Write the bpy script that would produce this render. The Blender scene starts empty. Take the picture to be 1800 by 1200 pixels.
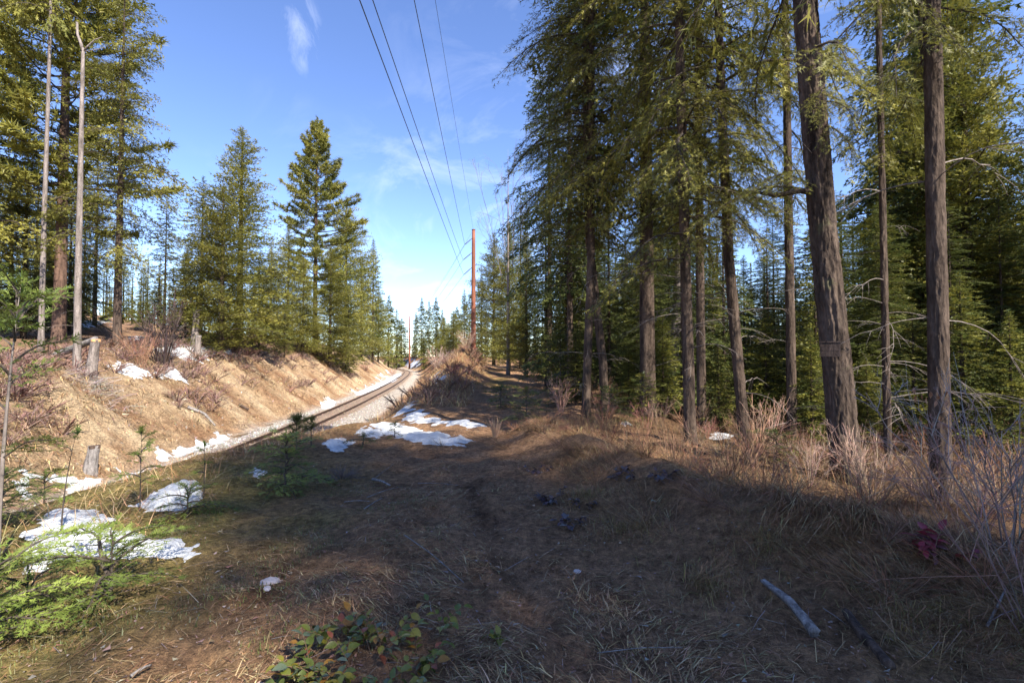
import bpy, math, random
import numpy as np
from mathutils import Vector

# ---------------------------------------------------------------- camera, sky, sun, exposure
S = bpy.context.scene
C = S.collection
R = math.radians
rng = np.random.default_rng(7)
random.seed(7)

F = 900.0                                   # focal length in photo pixels (1800 wide)
PITCH = math.atan(27 / F)
EYE = 1.6
cam_d = bpy.data.cameras.new('camera')
cam_d.sensor_width = 36.0
cam_d.lens = 18.0
cam_d.clip_end = 5000
cam_d.clip_start = 0.05
cam = bpy.data.objects.new('camera', cam_d)
C.objects.link(cam)
cam.location = (0, 0, EYE)
cam.rotation_euler = (math.pi / 2 + PITCH, 0, 0)
S.camera = cam

SUN_AZ, SUN_EL = 140.0, 45.0                # clockwise from the view direction (+Y)
sdir = Vector((math.sin(R(SUN_AZ)) * math.cos(R(SUN_EL)), math.cos(R(SUN_AZ)) * math.cos(R(SUN_EL)), math.sin(R(SUN_EL))))
W = bpy.data.worlds.new('World')
S.world = W
W.use_nodes = True
nt = W.node_tree
nt.nodes.clear()
wo = nt.nodes.new('ShaderNodeOutputWorld')
bg = nt.nodes.new('ShaderNodeBackground')
sky = nt.nodes.new('ShaderNodeTexSky')
sky.sky_type = 'NISHITA'
sky.sun_disc = False
sky.sun_elevation = R(SUN_EL)
sky.sun_rotation = R(SUN_AZ)
sky.altitude = 1000
sky.air_density = 0.9
sky.dust_density = 0.08
sky.ozone_density = 2.0
bg.inputs['Strength'].default_value = 0.102
# thin wisps of cirrus in the sky
tc = nt.nodes.new('ShaderNodeTexCoord')
def wmath(op, a, b=None, c=None, clamp=False):
    n = nt.nodes.new('ShaderNodeMath'); n.operation = op; n.use_clamp = clamp
    for i, v in enumerate((a, b, c)):
        if v is None: continue
        if isinstance(v, (int, float)): n.inputs[i].default_value = v
        else: nt.links.new(v, n.inputs[i])
    return n.outputs[0]
def wnoise(scale, detail, rough, stretch, dist=0.0):
    m = nt.nodes.new('ShaderNodeMapping'); m.inputs['Scale'].default_value = stretch
    m.inputs['Rotation'].default_value = (0.3, 0.5, 0.35)
    nt.links.new(tc.outputs['Generated'], m.inputs['Vector'])
    n = nt.nodes.new('ShaderNodeTexNoise'); n.inputs['Scale'].default_value = scale
    n.inputs['Detail'].default_value = detail; n.inputs['Roughness'].default_value = rough
    n.inputs['Distortion'].default_value = dist
    nt.links.new(m.outputs[0], n.inputs['Vector'])
    return n.outputs['Fac']
fine = wnoise(5.0, 7, 0.62, (1.0, 2.6, 1.6), 0.6)
big = wnoise(1.7, 2, 0.5, (1, 1, 1))
wisp = wmath('MULTIPLY', wmath('MULTIPLY', wmath('SUBTRACT', fine, 0.5), 3.0, clamp=True), wmath('MULTIPLY', wmath('SUBTRACT', big, 0.46), 3.5, clamp=True), clamp=True)
# one brighter wisp high above the railway
wd = Vector(((523 - 900) / F, 1.0, (627 - 45) / F)).normalized()
dn = nt.nodes.new('ShaderNodeVectorMath'); dn.operation = 'SUBTRACT'
nt.links.new(tc.outputs['Generated'], dn.inputs[0]); dn.inputs[1].default_value = wd
mp = nt.nodes.new('ShaderNodeMapping'); mp.inputs['Scale'].default_value = (28, 17, 11)
nt.links.new(dn.outputs[0], mp.inputs['Vector'])
ln = nt.nodes.new('ShaderNodeVectorMath'); ln.operation = 'LENGTH'
nt.links.new(mp.outputs[0], ln.inputs[0])
spot = wmath('SUBTRACT', 1.0, ln.outputs['Value'], clamp=True)
fine2 = wnoise(7.0, 9, 0.68, (2.6, 1.2, 0.9), 1.6)
spotw = wmath('MULTIPLY', wmath('MULTIPLY', wmath('ADD', wmath('MULTIPLY', spot, 1.1), wmath('MULTIPLY', wmath('SUBTRACT', fine2, 0.62), 3.0)), 1.0, clamp=True), wmath('MULTIPLY', spot, 2.5, clamp=True), clamp=True)
wsum = wmath('ADD', wmath('MULTIPLY', wisp, 0.45), wmath('MULTIPLY', spotw, 0.17), clamp=True)
hsv = nt.nodes.new('ShaderNodeHueSaturation')
hsv.inputs['Hue'].default_value = 0.511
hsv.inputs['Saturation'].default_value = 1.10
hsv.inputs['Value'].default_value = 1.0
nt.links.new(sky.outputs[0], hsv.inputs['Color'])
mx = nt.nodes.new('ShaderNodeMix'); mx.data_type = 'RGBA'
nt.links.new(wsum, mx.inputs['Factor'])
nt.links.new(hsv.outputs[0], mx.inputs['A'])
mx.inputs['B'].default_value = (7.2, 7.4, 7.8, 1)
nt.links.new(mx.outputs['Result'], bg.inputs['Color'])
nt.links.new(bg.outputs[0], wo.inputs[0])

sun_d = bpy.data.lights.new('sun', 'SUN')
sun_d.energy = 4.0
sun_d.angle = R(0.55)
sun_d.color = (1.0, 0.93, 0.82)
sun = bpy.data.objects.new('sun', sun_d)
C.objects.link(sun)
sun.rotation_euler = (-sdir).to_track_quat('-Z', 'Y').to_euler()
sun.location = sdir * 80

S.view_settings.view_transform = 'Standard'
S.view_settings.look = 'None'
S.view_settings.gamma = 1.0
S.view_settings.use_curve_mapping = False
S.view_settings.exposure = 1.7
S.render.engine = 'CYCLES'
S.cycles.max_bounces = 6
S.cycles.diffuse_bounces = 3
S.cycles.glossy_bounces = 2
S.cycles.transmission_bounces = 4
S.cycles.transparent_max_bounces = 8
S.cycles.use_denoising = True

# ---------------------------------------------------------------- helpers
def vtable(seed):
    return np.random.default_rng(seed).random((256, 256))
_tabs = {}
def vnoise(x, y, seed=0):
    if seed not in _tabs: _tabs[seed] = vtable(1000 + seed)
    t = _tabs[seed]
    x = np.asarray(x, float); y = np.asarray(y, float)
    xi = np.floor(x).astype(int); yi = np.floor(y).astype(int)
    fx = x - xi; fy = y - yi
    fx = fx * fx * (3 - 2 * fx); fy = fy * fy * (3 - 2 * fy)
    a = t[xi & 255, yi & 255]; b = t[(xi + 1) & 255, yi & 255]
    c = t[xi & 255, (yi + 1) & 255]; d = t[(xi + 1) & 255, (yi + 1) & 255]
    return (a * (1 - fx) + b * fx) * (1 - fy) + (c * (1 - fx) + d * fx) * fy - 0.5
def fbm(x, y, seed=0, oct=4, gain=0.5):
    s = 0; a = 1.0
    for o in range(oct):
        s = s + a * vnoise(x * 2 ** o + 17.3 * o, y * 2 ** o - 9.1 * o, seed + o)
        a *= gain
    return s
def sm(a, b, x):
    t = np.clip((np.asarray(x, float) - a) / (b - a), 0, 1)
    return t * t * (3 - 2 * t)
def softmin(a, b, k=2.5):
    return -np.logaddexp(-k * a, -k * b) / k
def softmax(a, b, k=6):
    return np.logaddexp(k * a, k * b) / k

_ty = np.array([-400, -60, -20, 0, 20, 25, 48, 75, 97, 130, 158, 200, 250, 320, 800], float)
_tx = np.array([-12, -12, -12.0, -12.0, -12.4, -12.8, -15.05, -18.4, -21.6, -26.9, -32.2, -45, -66, -108, -560], float)
_yy = np.linspace(-400, 800, 4801)
_xx = np.interp(_yy, _ty, _tx)
_k = np.hanning(81); _k /= _k.sum()
_xx = np.convolve(np.pad(_xx, 40, mode='edge'), _k, 'valid')
def xt(y): return np.interp(y, _yy, _xx)
def trail_x(y): return np.interp(y, [0, 9, 20, 35, 50, 70, 100], [-0.3, -0.6, -0.8, -1.2, -1.7, -2.6, -5.0])

BERM = np.array([(6.0, -0.5), (4.3, 1.3), (3.0, 3.3), (2.1, 4.6), (1.45, 6.5), (0.75, 8.8), (0.5, 10.5)])
def poly_dist(x, y, P):
    best = np.full(np.shape(x), 1e9)
    for (ax, ay), (bx, by) in zip(P[:-1], P[1:]):
        dx, dy = bx - ax, by - ay
        t = np.clip(((x - ax) * dx + (y - ay) * dy) / (dx * dx + dy * dy), 0, 1)
        best = np.minimum(best, np.hypot(x - ax - t * dx, y - ay - t * dy))
    return best
def crest(y): return np.interp(y, [-50, 10, 25, 45, 60, 100, 160, 250], [1.0, 1.0, 1.2, 2.4, 3.3, 3.2, 2.6, 1.6])
def G(x, y, rough=True):
    x = np.asarray(x, float); y = np.asarray(y, float)
    t = xt(y); s = x - t
    a = np.abs(s)
    ztr = -2.98 - np.clip(a - 1.65, 0, 1.6) * 0.2
    c = crest(y)
    gul = fbm(y * 0.55 + s * 0.1, s * 0.12, 3, 4, 0.55)
    zl = -3.32 + (-s - 3.6 + gul * 0.9) * 0.80
    shelf = c + 0.085 * (-s - 9) + 0.06 * np.clip(-s - 28, 0, 60) + fbm(x * 0.12, y * 0.12, 11, 3) * 1.1
    left = softmin(zl, shelf, 2.2)
    # right: slope up from the ballast to the platform with path, mound and wood
    zr = -3.3 + (s - np.interp(y, [9, 15, 30, 47], [3.9, 4.9, 5.0, 4.2]) + 0.5 * fbm(y * 0.6, s * 0.3, 23, 3)) * np.interp(y, [8, 14, 30, 47], [1.15, 0.85, 0.85, 0.95])
    plat = 0.07 * np.exp(-((s - np.interp(y, [5, 9, 14], [7.4, 8.0, 8.2])) / 1.1) ** 2) * sm(2, 5, y) * (1 - sm(14, 20, y))
    xm = -3.4 - 0.055 * (y - 15)
    wid = np.where(x > xm, 1.9, 3.2)
    plat = plat + 2.35 * sm(15, 44, y) * (1 - 0.6 * sm(62, 95, y)) * np.exp(-((x - xm) / wid) ** 2) * (1 + 0.35 * fbm(x * 0.5, y * 0.35, 31, 3))
    plat = plat + 0.36 * np.exp(-(poly_dist(x, y, BERM) / 0.55) ** 2) * (1 + 0.5 * fbm(x * 1.3, y * 1.3, 37, 2))
    plat = plat - 0.35 * sm(2.2, 6.5, x - np.interp(y, [0, 10, 30], [2.5, 0.4, 1.0])) + 0.5 * sm(28, 60, y) + 1.2 * sm(70, 200, y)
    plat = plat - 0.10 * np.exp(-((y - 12.5) / 2.0) ** 2)
    right = softmin(zr, plat, 4.0)
    z = np.where(s < 0, softmax(ztr, left, 7), softmax(ztr, right, 7))
    if rough:
        off = sm(3.2, 4.5, a)
        far = sm(6, 40, np.hypot(x, y))
        z = z + off * (fbm(x * 0.9, y * 0.9, 41, 3) * 0.13 * (1 + far))
        near = 1 - sm(10, 22, np.hypot(x, y))
        z = z + off * near * (fbm(x * 4, y * 4, 47, 4, 0.6) * 0.055)
        rut = np.exp(-((x - np.interp(y, [2, 3.2, 5.7, 8], [0.55, 0.2, -0.45, -0.55])) / 0.10) ** 2) * sm(2, 3, y) * (1 - sm(6, 8, y))
        z = z - near * rut * 0.05
    return z
def g1(x, y): return float(G(np.array([x]), np.array([y]))[0])

def ray(u, v):
    yc = (600 - v) / F
    return np.array([(u - 900) / F, math.cos(PITCH) - math.sin(PITCH) * yc, math.sin(PITCH) + math.cos(PITCH) * yc])
def hit(u, v, dmax=260):
    d = ray(u, v); d = d / d[1]
    t = np.concatenate([np.arange(1.2, 20, 0.04), np.arange(20, dmax, 0.2)])
    z = EYE + d[2] * t
    below = z < G(d[0] * t, t)
    i = np.argmax(below) if below.any() else len(t) - 1
    return float(d[0] * t[i]), float(t[i])
def at(u, v, y):
    d = ray(u, v); d = d / d[1]
    return Vector((d[0] * y, y, EYE + d[2] * y))

# --- materials
def new_mat(name):
    m = bpy.data.materials.new(name); m.use_nodes = True
    return m, m.node_tree, m.node_tree.nodes['Principled BSDF']
def n_noise(t, scale, detail=4, rough=0.55, coord='Object', stretch=(1, 1, 1)):
    tcn = t.nodes.new('ShaderNodeTexCoord'); mpn = t.nodes.new('ShaderNodeMapping'); n = t.nodes.new('ShaderNodeTexNoise')
    mpn.inputs['Scale'].default_value = stretch
    t.links.new(tcn.outputs[coord], mpn.inputs['Vector']); t.links.new(mpn.outputs[0], n.inputs['Vector'])
    n.inputs['Scale'].default_value = scale; n.inputs['Detail'].default_value = detail; n.inputs['Roughness'].default_value = rough
    return n.outputs['Fac']
def n_ramp(t, fac, stops):
    r = t.nodes.new('ShaderNodeValToRGB'); e = r.color_ramp.elements
    while len(e) < len(stops): e.new(0.5)
    for el, (p, col) in zip(e, stops):
        el.position = p; el.color = (*col, 1) if len(col) == 3 else col
    t.links.new(fac, r.inputs['Fac'])
    return r.outputs['Color']
def n_mix(t, a, b, fac, mode='MIX'):
    m = t.nodes.new('ShaderNodeMix'); m.data_type = 'RGBA'; m.blend_type = mode
    for k, v in (('A', a), ('B', b), ('Factor', fac)):
        if isinstance(v, (int, float)): m.inputs[k].default_value = v
        elif isinstance(v, tuple): m.inputs[k].default_value = (*v, 1)
        else: t.links.new(v, m.inputs[k])
    return m.outputs['Result']
def n_bump(t, h, strength, dist, b):
    bn = t.nodes.new('ShaderNodeBump'); bn.inputs['Strength'].default_value = strength; bn.inputs['Distance'].default_value = dist
    t.links.new(h, bn.inputs['Height']); t.links.new(bn.outputs[0], b.inputs['Normal'])
def n_col(t):
    a = t.nodes.new('ShaderNodeAttribute'); a.attribute_name = 'Col'
    return a.outputs['Color']

def veg_mat(name, transl=0.25, rough=0.6, vary=0.18, spec=0.25):
    """vegetation whose colour comes from the Col attribute, with a little light passing through"""
    m, t, b = new_mat(name)
    oi = t.nodes.new('ShaderNodeObjectInfo')
    hs = t.nodes.new('ShaderNodeHueSaturation')
    mr = t.nodes.new('ShaderNodeMapRange')
    mr.inputs['To Min'].default_value = 1 - vary; mr.inputs['To Max'].default_value = 1 + vary
    t.links.new(oi.outputs['Random'], mr.inputs['Value']); t.links.new(mr.outputs[0], hs.inputs['Value'])
    t.links.new(n_col(t), hs.inputs['Color'])
    t.links.new(hs.outputs[0], b.inputs['Base Color'])
    b.inputs['Roughness'].default_value = rough
    b.inputs['Specular IOR Level'].default_value = spec
    if transl > 0:
        tr = t.nodes.new('ShaderNodeBsdfTranslucent'); ms = t.nodes.new('ShaderNodeMixShader')
        t.links.new(hs.outputs[0], tr.inputs['Color'])
        ms.inputs[0].default_value = transl
        t.links.new(b.outputs[0], ms.inputs[1]); t.links.new(tr.outputs[0], ms.inputs[2])
        t.links.new(ms.outputs[0], t.nodes['Material Output'].inputs['Surface'])
    return m
M = {}
M['leaf'] = veg_mat('needles', 0.36, 0.5, 0.2, 0.3)
M['dry'] = veg_mat('dry_stems', 0.12, 0.7, 0.0, 0.2)
M['broad'] = veg_mat('broad_leaf', 0.2, 0.4, 0.12, 0.4)

def bark_mat(name, dark, light, scale=9, lichen=None, bump=0.9, dist=0.03):
    m, t, b = new_mat(name)
    f1 = n_noise(t, scale, 6, 0.65, stretch=(1, 1, 0.16))
    f2 = n_noise(t, scale * 3.5, 5, 0.6, stretch=(1, 1, 0.4))
    mid = tuple((a + c) / 2 for a, c in zip(dark, light))
    col = n_ramp(t, f1, [(0.32, dark), (0.5, mid), (0.68, light)])
    col = n_mix(t, col, n_ramp(t, f2, [(0.3, (0.35, 0.32, 0.3)), (0.7, (1.25, 1.2, 1.15))]), 0.7, 'MULTIPLY')
    if lichen:
        f3 = n_noise(t, 2.2, 5, 0.7)
        col = n_mix(t, col, lichen, n_ramp(t, f3, [(0.60, (0, 0, 0)), (0.7, (0.7, 0.7, 0.7))]))
    t.links.new(col, b.inputs['Base Color'])
    b.inputs['Roughness'].default_value = 0.9; b.inputs['Specular IOR Level'].default_value = 0.15
    h = t.nodes.new('ShaderNodeMath'); h.operation = 'ADD'; t.links.new(f1, h.inputs[0])
    h2 = t.nodes.new('ShaderNodeMath'); h2.operation = 'MULTIPLY'; t.links.new(f2, h2.inputs[0]); h2.inputs[1].default_value = 0.45
    t.links.new(h2.outputs[0], h.inputs[1])
    n_bump(t, h.outputs[0], bump, dist, b)
    return m
M['bark'] = bark_mat('fir_bark', (0.026, 0.018, 0.014), (0.135, 0.100, 0.078), 9)
M['bark_big'] = bark_mat('furrowed_bark', (0.020, 0.014, 0.011), (0.15, 0.112, 0.088), 7, (0.13, 0.125, 0.06), 1.0, 0.05)
M['bark_pale'] = bark_mat('pale_bark', (0.09, 0.075, 0.065), (0.34, 0.295, 0.27), 7, None, 0.8)
M['bark_pine'] = bark_mat('pine_bark', (0.045, 0.03, 0.024), (0.19, 0.12, 0.09), 6)
M['grey_wood'] = bark_mat('weathered_wood', (0.09, 0.08, 0.075), (0.36, 0.34, 0.33), 14, None, 0.6)
M['dark_wood'] = bark_mat('rotten_wood', (0.03, 0.022, 0.018), (0.14, 0.10, 0.08), 14, None, 0.6)
M['twig'] = bark_mat('twig_bark', (0.035, 0.027, 0.022), (0.12, 0.10, 0.085), 30, None, 0.2)

def solid(name, col, rough=0.7, nscale=None, var=0.25, metal=0.0, bump=0.0, stretch=(1, 1, 1)):
    m, t, b = new_mat(name)
    b.inputs['Roughness'].default_value = rough; b.inputs['Metallic'].default_value = metal
    if nscale:
        f = n_noise(t, nscale, 5, 0.6, stretch=stretch)
        lo = tuple(c * (1 - var) for c in col); hi = tuple(min(1, c * (1 + var)) for c in col)
        t.links.new(n_ramp(t, f, [(0.3, lo), (0.7, hi)]), b.inputs['Base Color'])
        if bump: n_bump(t, f, bump, 0.03, b)
    else: b.inputs['Base Color'].default_value = (*col, 1)
    return m
M['rust_steel'] = solid('weathering_steel', (0.20, 0.065, 0.032), 0.75, 3.0, 0.45, 0.0, 0.1, (1, 1, 0.3))
M['rail'] = solid('rail_steel', (0.06, 0.036, 0.026), 0.5, 4.0, 0.3, 0.3)
M['sleeper'] = solid('creosoted_timber', (0.20, 0.15, 0.115), 0.9, 12.0, 0.4, 0, 0.4)
M['wire'] = solid('aluminium_conductor', (0.05, 0.05, 0.055), 0.5)
M['insulator'] = solid('polymer_insulator', (0.10, 0.10, 0.11), 0.4)
M['cut_wood'] = solid('fresh_cut_wood', (0.62, 0.33, 0.13), 0.8, 12.0, 0.3)
M['rock'] = solid('grey_rock', (0.42, 0.37, 0.36), 0.9, 9.0, 0.35, 0, 0.6)
def snow_mat():
    m, t, b = new_mat('old_snow')
    f = n_noise(t, 6.0, 6, 0.65, 'Object')
    f2 = n_noise(t, 45.0, 4, 0.7, 'Object')
    col = n_mix(t, n_ramp(t, f, [(0.3, (0.36, 0.38, 0.41)), (0.7, (0.60, 0.61, 0.62))]),
                (0.24, 0.19, 0.15), n_ramp(t, f2, [(0.58, (0, 0, 0)), (0.68, (0.7, 0.7, 0.7))]))
    t.links.new(col, b.inputs['Base Color'])
    b.inputs['Roughness'].default_value = 0.6
    b.inputs['Subsurface Weight'].default_value = 0.0
    n_bump(t, f, 0.9, 0.12, b)
    return m
M['snow'] = snow_mat()
def ground_mat():
    m, t, b = new_mat('ground_earth')
    col = n_col(t)
    f1 = n_noise(t, 2.2, 8, 0.75)
    f2 = n_noise(t, 14, 8, 0.75)
    f3 = n_noise(t, 70, 5, 0.7)
    col = n_mix(t, col, n_ramp(t, f1, [(0.32, (0.5, 0.47, 0.44)), (0.68, (1.5, 1.46, 1.38))]), 0.85, 'MULTIPLY')
    col = n_mix(t, col, n_ramp(t, f2, [(0.34, (0.3, 0.27, 0.25)), (0.5, (0.95, 0.95, 0.95)), (0.68, (1.9, 1.8, 1.6))]), 0.85, 'MULTIPLY')
    col = n_mix(t, col, n_ramp(t, f3, [(0.35, (0.5, 0.48, 0.46)), (0.68, (1.6, 1.5, 1.4))]), 0.55, 'MULTIPLY')
    t.links.new(col, b.inputs['Base Color'])
    b.inputs['Roughness'].default_value = 0.95; b.inputs['Specular IOR Level'].default_value = 0.1
    h = t.nodes.new('ShaderNodeMath'); h.operation = 'ADD'
    t.links.new(f2, h.inputs[0]); t.links.new(f3, h.inputs[1])
    n_bump(t, h.outputs[0], 1.0, 0.09, b)
    return m
M['ground'] = ground_mat()
def water_mat():
    m, t, b = new_mat('ditch_water')
    b.inputs['Base Color'].default_value = (0.045, 0.033, 0.015, 1); b.inputs['Roughness'].default_value = 0.06
    n_bump(t, n_noise(t, 6, 3), 0.08, 0.02, b)
    return m
M['water'] = water_mat()

# --- mesh building
class MB:
    def __init__(s): s.v = []; s.f = []; s.c = []; s.m = []; s.n = 0; s.smooth = []
    def add(s, verts, tris, col=(0.5, 0.5, 0.5), mat=0, smooth=False):
        verts = np.asarray(verts, float).reshape(-1, 3); tris = np.asarray(tris, np.int64).reshape(-1, 3)
        s.v.append(verts); s.f.append(tris + s.n); s.n += len(verts)
        col = np.asarray(col, float)
        if col.ndim == 1: col = np.broadcast_to(col, (len(verts), 3))
        s.c.append(col); s.m.append(np.full(len(tris), mat, np.int32)); s.smooth.append(np.full(len(tris), smooth))
    def soup(s, T, col, mat=0):
        """T (n,3,3) loose triangles; col (n,3) or (3,)"""
        T = np.asarray(T, float)
        if len(T) == 0: return
        col = np.asarray(col, float)
        if col.ndim == 2: col = np.repeat(col, 3, axis=0)
        s.add(T.reshape(-1, 3), np.arange(len(T) * 3).reshape(-1, 3), col, mat)
    def mesh(s, name, mats):
        v = np.concatenate(s.v); f = np.concatenate(s.f); c = np.concatenate(s.c); mi = np.concatenate(s.m); sh = np.concatenate(s.smooth)
        me = bpy.data.meshes.new(name)
        me.vertices.add(len(v)); me.vertices.foreach_set('co', v.astype(np.float32).ravel())
        me.loops.add(len(f) * 3); me.loops.foreach_set('vertex_index', f.astype(np.int32).ravel())
        me.polygons.add(len(f)); me.polygons.foreach_set('loop_start', np.arange(0, len(f) * 3, 3, dtype=np.int32))
        me.polygons.foreach_set('loop_total', np.full(len(f), 3, np.int32))
        me.polygons.foreach_set('material_index', mi)
        me.polygons.foreach_set('use_smooth', sh)
        at_ = me.attributes.new('Col', 'FLOAT_COLOR', 'POINT')
        at_.data.foreach_set('color', np.concatenate([c, np.ones((len(c), 1))], 1).astype(np.float32).ravel())
        for m in (mats if isinstance(mats, (list, tuple)) else [mats]): me.materials.append(m)
        me.update(calc_edges=True)
        return me
    def build(s, name, mats, parent=None, loc=None):
        return link(name, s.mesh(name, mats), parent, loc)
def link(name, me, parent=None, loc=None):
    o = bpy.data.objects.new(name, me); C.objects.link(o)
    if parent: o.parent = parent
    if loc is not None: o.location = loc
    return o
def tag(o, label=None, cat=None, group=None, kind=None):
    if label: o['label'] = label
    if cat: o['category'] = cat
    if group: o['group'] = group
    if kind: o['kind'] = kind
    return o
def empty(name, loc, rz=0, scale=1.0):
    o = bpy.data.objects.new(name, None); C.objects.link(o)
    o.location = loc; o.rotation_euler = (0, 0, rz)
    o.scale = (scale,) * 3 if isinstance(scale, (int, float)) else scale
    o.empty_display_size = 0.2
    return o

def tubes(P, Rr, sides=4, cap=True):
    """P (n,k,3) polylines, Rr (n,k) radii -> verts, tris"""
    P = np.asarray(P, float); Rr = np.asarray(Rr, float)
    n, k, _ = P.shape
    T = np.gradient(P, axis=1)
    T /= np.linalg.norm(T, axis=2, keepdims=True) + 1e-9
    ref = np.where(np.abs(T[..., 2:3]) > 0.9, np.array([1.0, 0, 0]), np.array([0, 0, 1.0]))
    A = np.cross(T, ref); A /= np.linalg.norm(A, axis=2, keepdims=True) + 1e-9
    B = np.cross(T, A)
    th = np.arange(sides) * 2 * np.pi / sides
    V = P[:, :, None, :] + Rr[:, :, None, None] * (np.cos(th)[None, None, :, None] * A[:, :, None, :] + np.sin(th)[None, None, :, None] * B[:, :, None, :])
    V = V.reshape(n, k * sides, 3)
    i = np.arange(k - 1)[:, None] * sides; j = np.arange(sides)[None, :]; j2 = (j + 1) % sides
    a = (i + j).ravel(); b = (i + j2).ravel(); c = (i + sides + j2).ravel(); d = (i + sides + j).ravel()
    tri = np.concatenate([np.stack([a, b, c], 1), np.stack([a, c, d], 1)])
    if cap:
        e = (k - 1) * sides
        ct = np.array([[e, e + q, e + q + 1] for q in range(1, sides - 1)] + [[0, q + 1, q] for q in range(1, sides - 1)])
        tri = np.concatenate([tri, ct])
    tri = (tri[None] + (np.arange(n) * k * sides)[:, None, None]).reshape(-1, 3)
    return V.reshape(-1, 3), tri
def unit(v): return v / (np.linalg.norm(v, axis=-1, keepdims=True) + 1e-9)
def jit(col, n, amt=0.2, r=rng):
    col = np.asarray(col, float)
    return np.clip(col * (1 + amt * (r.random((n, 1)) * 2 - 1)) * (1 + 0.4 * amt * (r.random((n, 3)) * 2 - 1)), 0, 1)

# --- foliage
def shoots(P, D, N, ln, wd, nbl, r):
    """needle shoots: one spindle and nbl pairs of side blades each -> (n*(1+2nbl),3,3)"""
    n = len(P)
    D = unit(D); Sd = unit(np.cross(D, N)); ln = ln[:, None]; w = wd[:, None]
    out = [np.stack([P - Sd * w * 0.5, P + Sd * w * 0.5, P + D * ln], 1)]
    for k in range(nbl):
        t = (k + 0.25 + 0.5 * r.random((n, 1))) / nbl
        base = P + D * ln * t * 0.85
        for sg in (-1, 1):
            tip = base + (D * (0.55 + 0.3 * r.random((n, 1))) + sg * Sd * (0.65 + 0.3 * r.random((n, 1))) + N * (r.random((n, 1)) - 0.4) * 0.7) * ln * 0.55
            out.append(np.stack([base - D * w * 0.36, base + D * w * 0.36, tip], 1))
    return np.stack(out, 1).reshape(-1, 3, 3)

def frond(L, sl, nbl, r, droop=0.25, hang=0.25, width=0.4, bare=0.15, wfac=0.22, pine=False, lift=0.1, bushy=0.0):
    """one bough along +X: returns leaf tris, per-tri random, wood verts, wood tris"""
    k = 7
    ts = np.linspace(0, 1, k)
    wob = (r.random(2) - 0.5) * 0.25
    def axis(t):
        return np.stack([L * t, L * wob[0] * t * t + 0.02 * L * np.sin(9 * t + wob[1] * 20), L * (lift * np.sin(np.pi * t) - droop * t ** 1.8 + 0.12 * droop * t ** 5)], -1)
    AX = axis(ts)
    wp = [AX]; wr = [np.linspace(0.009 * L + 0.006, 0.003, k)]
    nt_ = max(3, int(L * (1 - bare) / (sl * 0.95)))
    Ps, Ds, Ns, Ls = [], [], [], []
    tw_paths = []
    for sg in (-1, 1):
        for t in np.linspace(bare, 0.99, nt_) + (r.random(nt_) - 0.5) * 0.03:
            if r.random() < 0.1: continue
            t = min(max(t, 0.02), 1)
            tl = (L * width * (1 - t) ** 0.75 * min(1, 0.45 + (t - bare) * 3) + sl * 0.8) * (0.65 + 0.55 * r.random())
            p0 = axis(np.array([t]))[0]
            ang = R(52 - 20 * t + (r.random() - 0.5) * 24)
            d0 = np.array([math.cos(ang), sg * math.sin(ang), -hang * (0.4 + 0.9 * r.random())])
            m = max(2, int(tl / (sl * 0.5)))
            q = (np.arange(m) + 0.6) / m
            pts = p0 + d0[None] * (tl * q)[:, None]
            pts[:, 2] -= hang * 0.55 * tl * q ** 2
            pts += (r.random((m, 3)) - 0.5) * sl * 0.2
            if bushy: pts += r.normal(size=(m, 3)) * bushy * L * np.array([0.04, 0.04, 0.10])
            dd = np.tile(d0, (m, 1)); dd[:, 2] -= hang * 1.1 * q
            dd = unit(dd)
            side = np.stack([-dd[:, 1], dd[:, 0], np.zeros(m)], 1) * np.where(np.arange(m) % 2 == 0, 1, -1)[:, None]
            side[-1] *= 0.1
            sd = unit(dd * 0.85 + side * 0.7 + (r.random((m, 3)) - 0.5) * (0.5 + 1.6 * bushy) + np.array([0, 0, 0.5 * bushy]))
            Ps.append(pts); Ds.append(sd); Ls.append(sl * (0.7 + 0.6 * r.random(m)))
            Ns.append(unit(np.array([0, 0, 1.0]) + (r.random((m, 3)) - 0.5) * (1.1 + 1.5 * bushy)))
            if tl > 2.5 * sl: tw_paths.append(np.stack([p0, p0 + d0 * tl * 0.5 - [0, 0, hang * .14 * tl], p0 + d0 * tl * 0.95 - [0, 0, hang * .5 * tl]]))
    m = max(3, int(L * 0.35 / sl)); q = np.linspace(0.66, 1, m)
    Ps.append(axis(q)); Ds.append(unit(np.array([1.0, 0, 0.0]) + (r.random((m, 3)) - 0.5) * 0.9)); Ls.append(np.full(m, sl)); Ns.append(unit(np.array([0, 0, 1.0]) + (r.random((m, 3)) - 0.5)))
    P = np.concatenate(Ps); D = np.concatenate(Ds); N = np.concatenate(Ns); Ls = np.concatenate(Ls)
    T = shoots(P, D, N, Ls, Ls * wfac, nbl, r)
    rand = np.repeat(r.random(len(P)), 1 + 2 * nbl)
    wv, wt = tubes(np.array(wp), np.array(wr), 4)
    if tw_paths:
        tp = np.array(tw_paths)
        v2, t2 = tubes(tp, np.tile([0.0022 * L + .0015, 0.002, 0.001], (len(tp), 1)), 3, False)
        wt = np.concatenate([wt, t2 + len(wv)]); wv = np.concatenate([wv, v2])
    return T, rand, wv, wt

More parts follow.
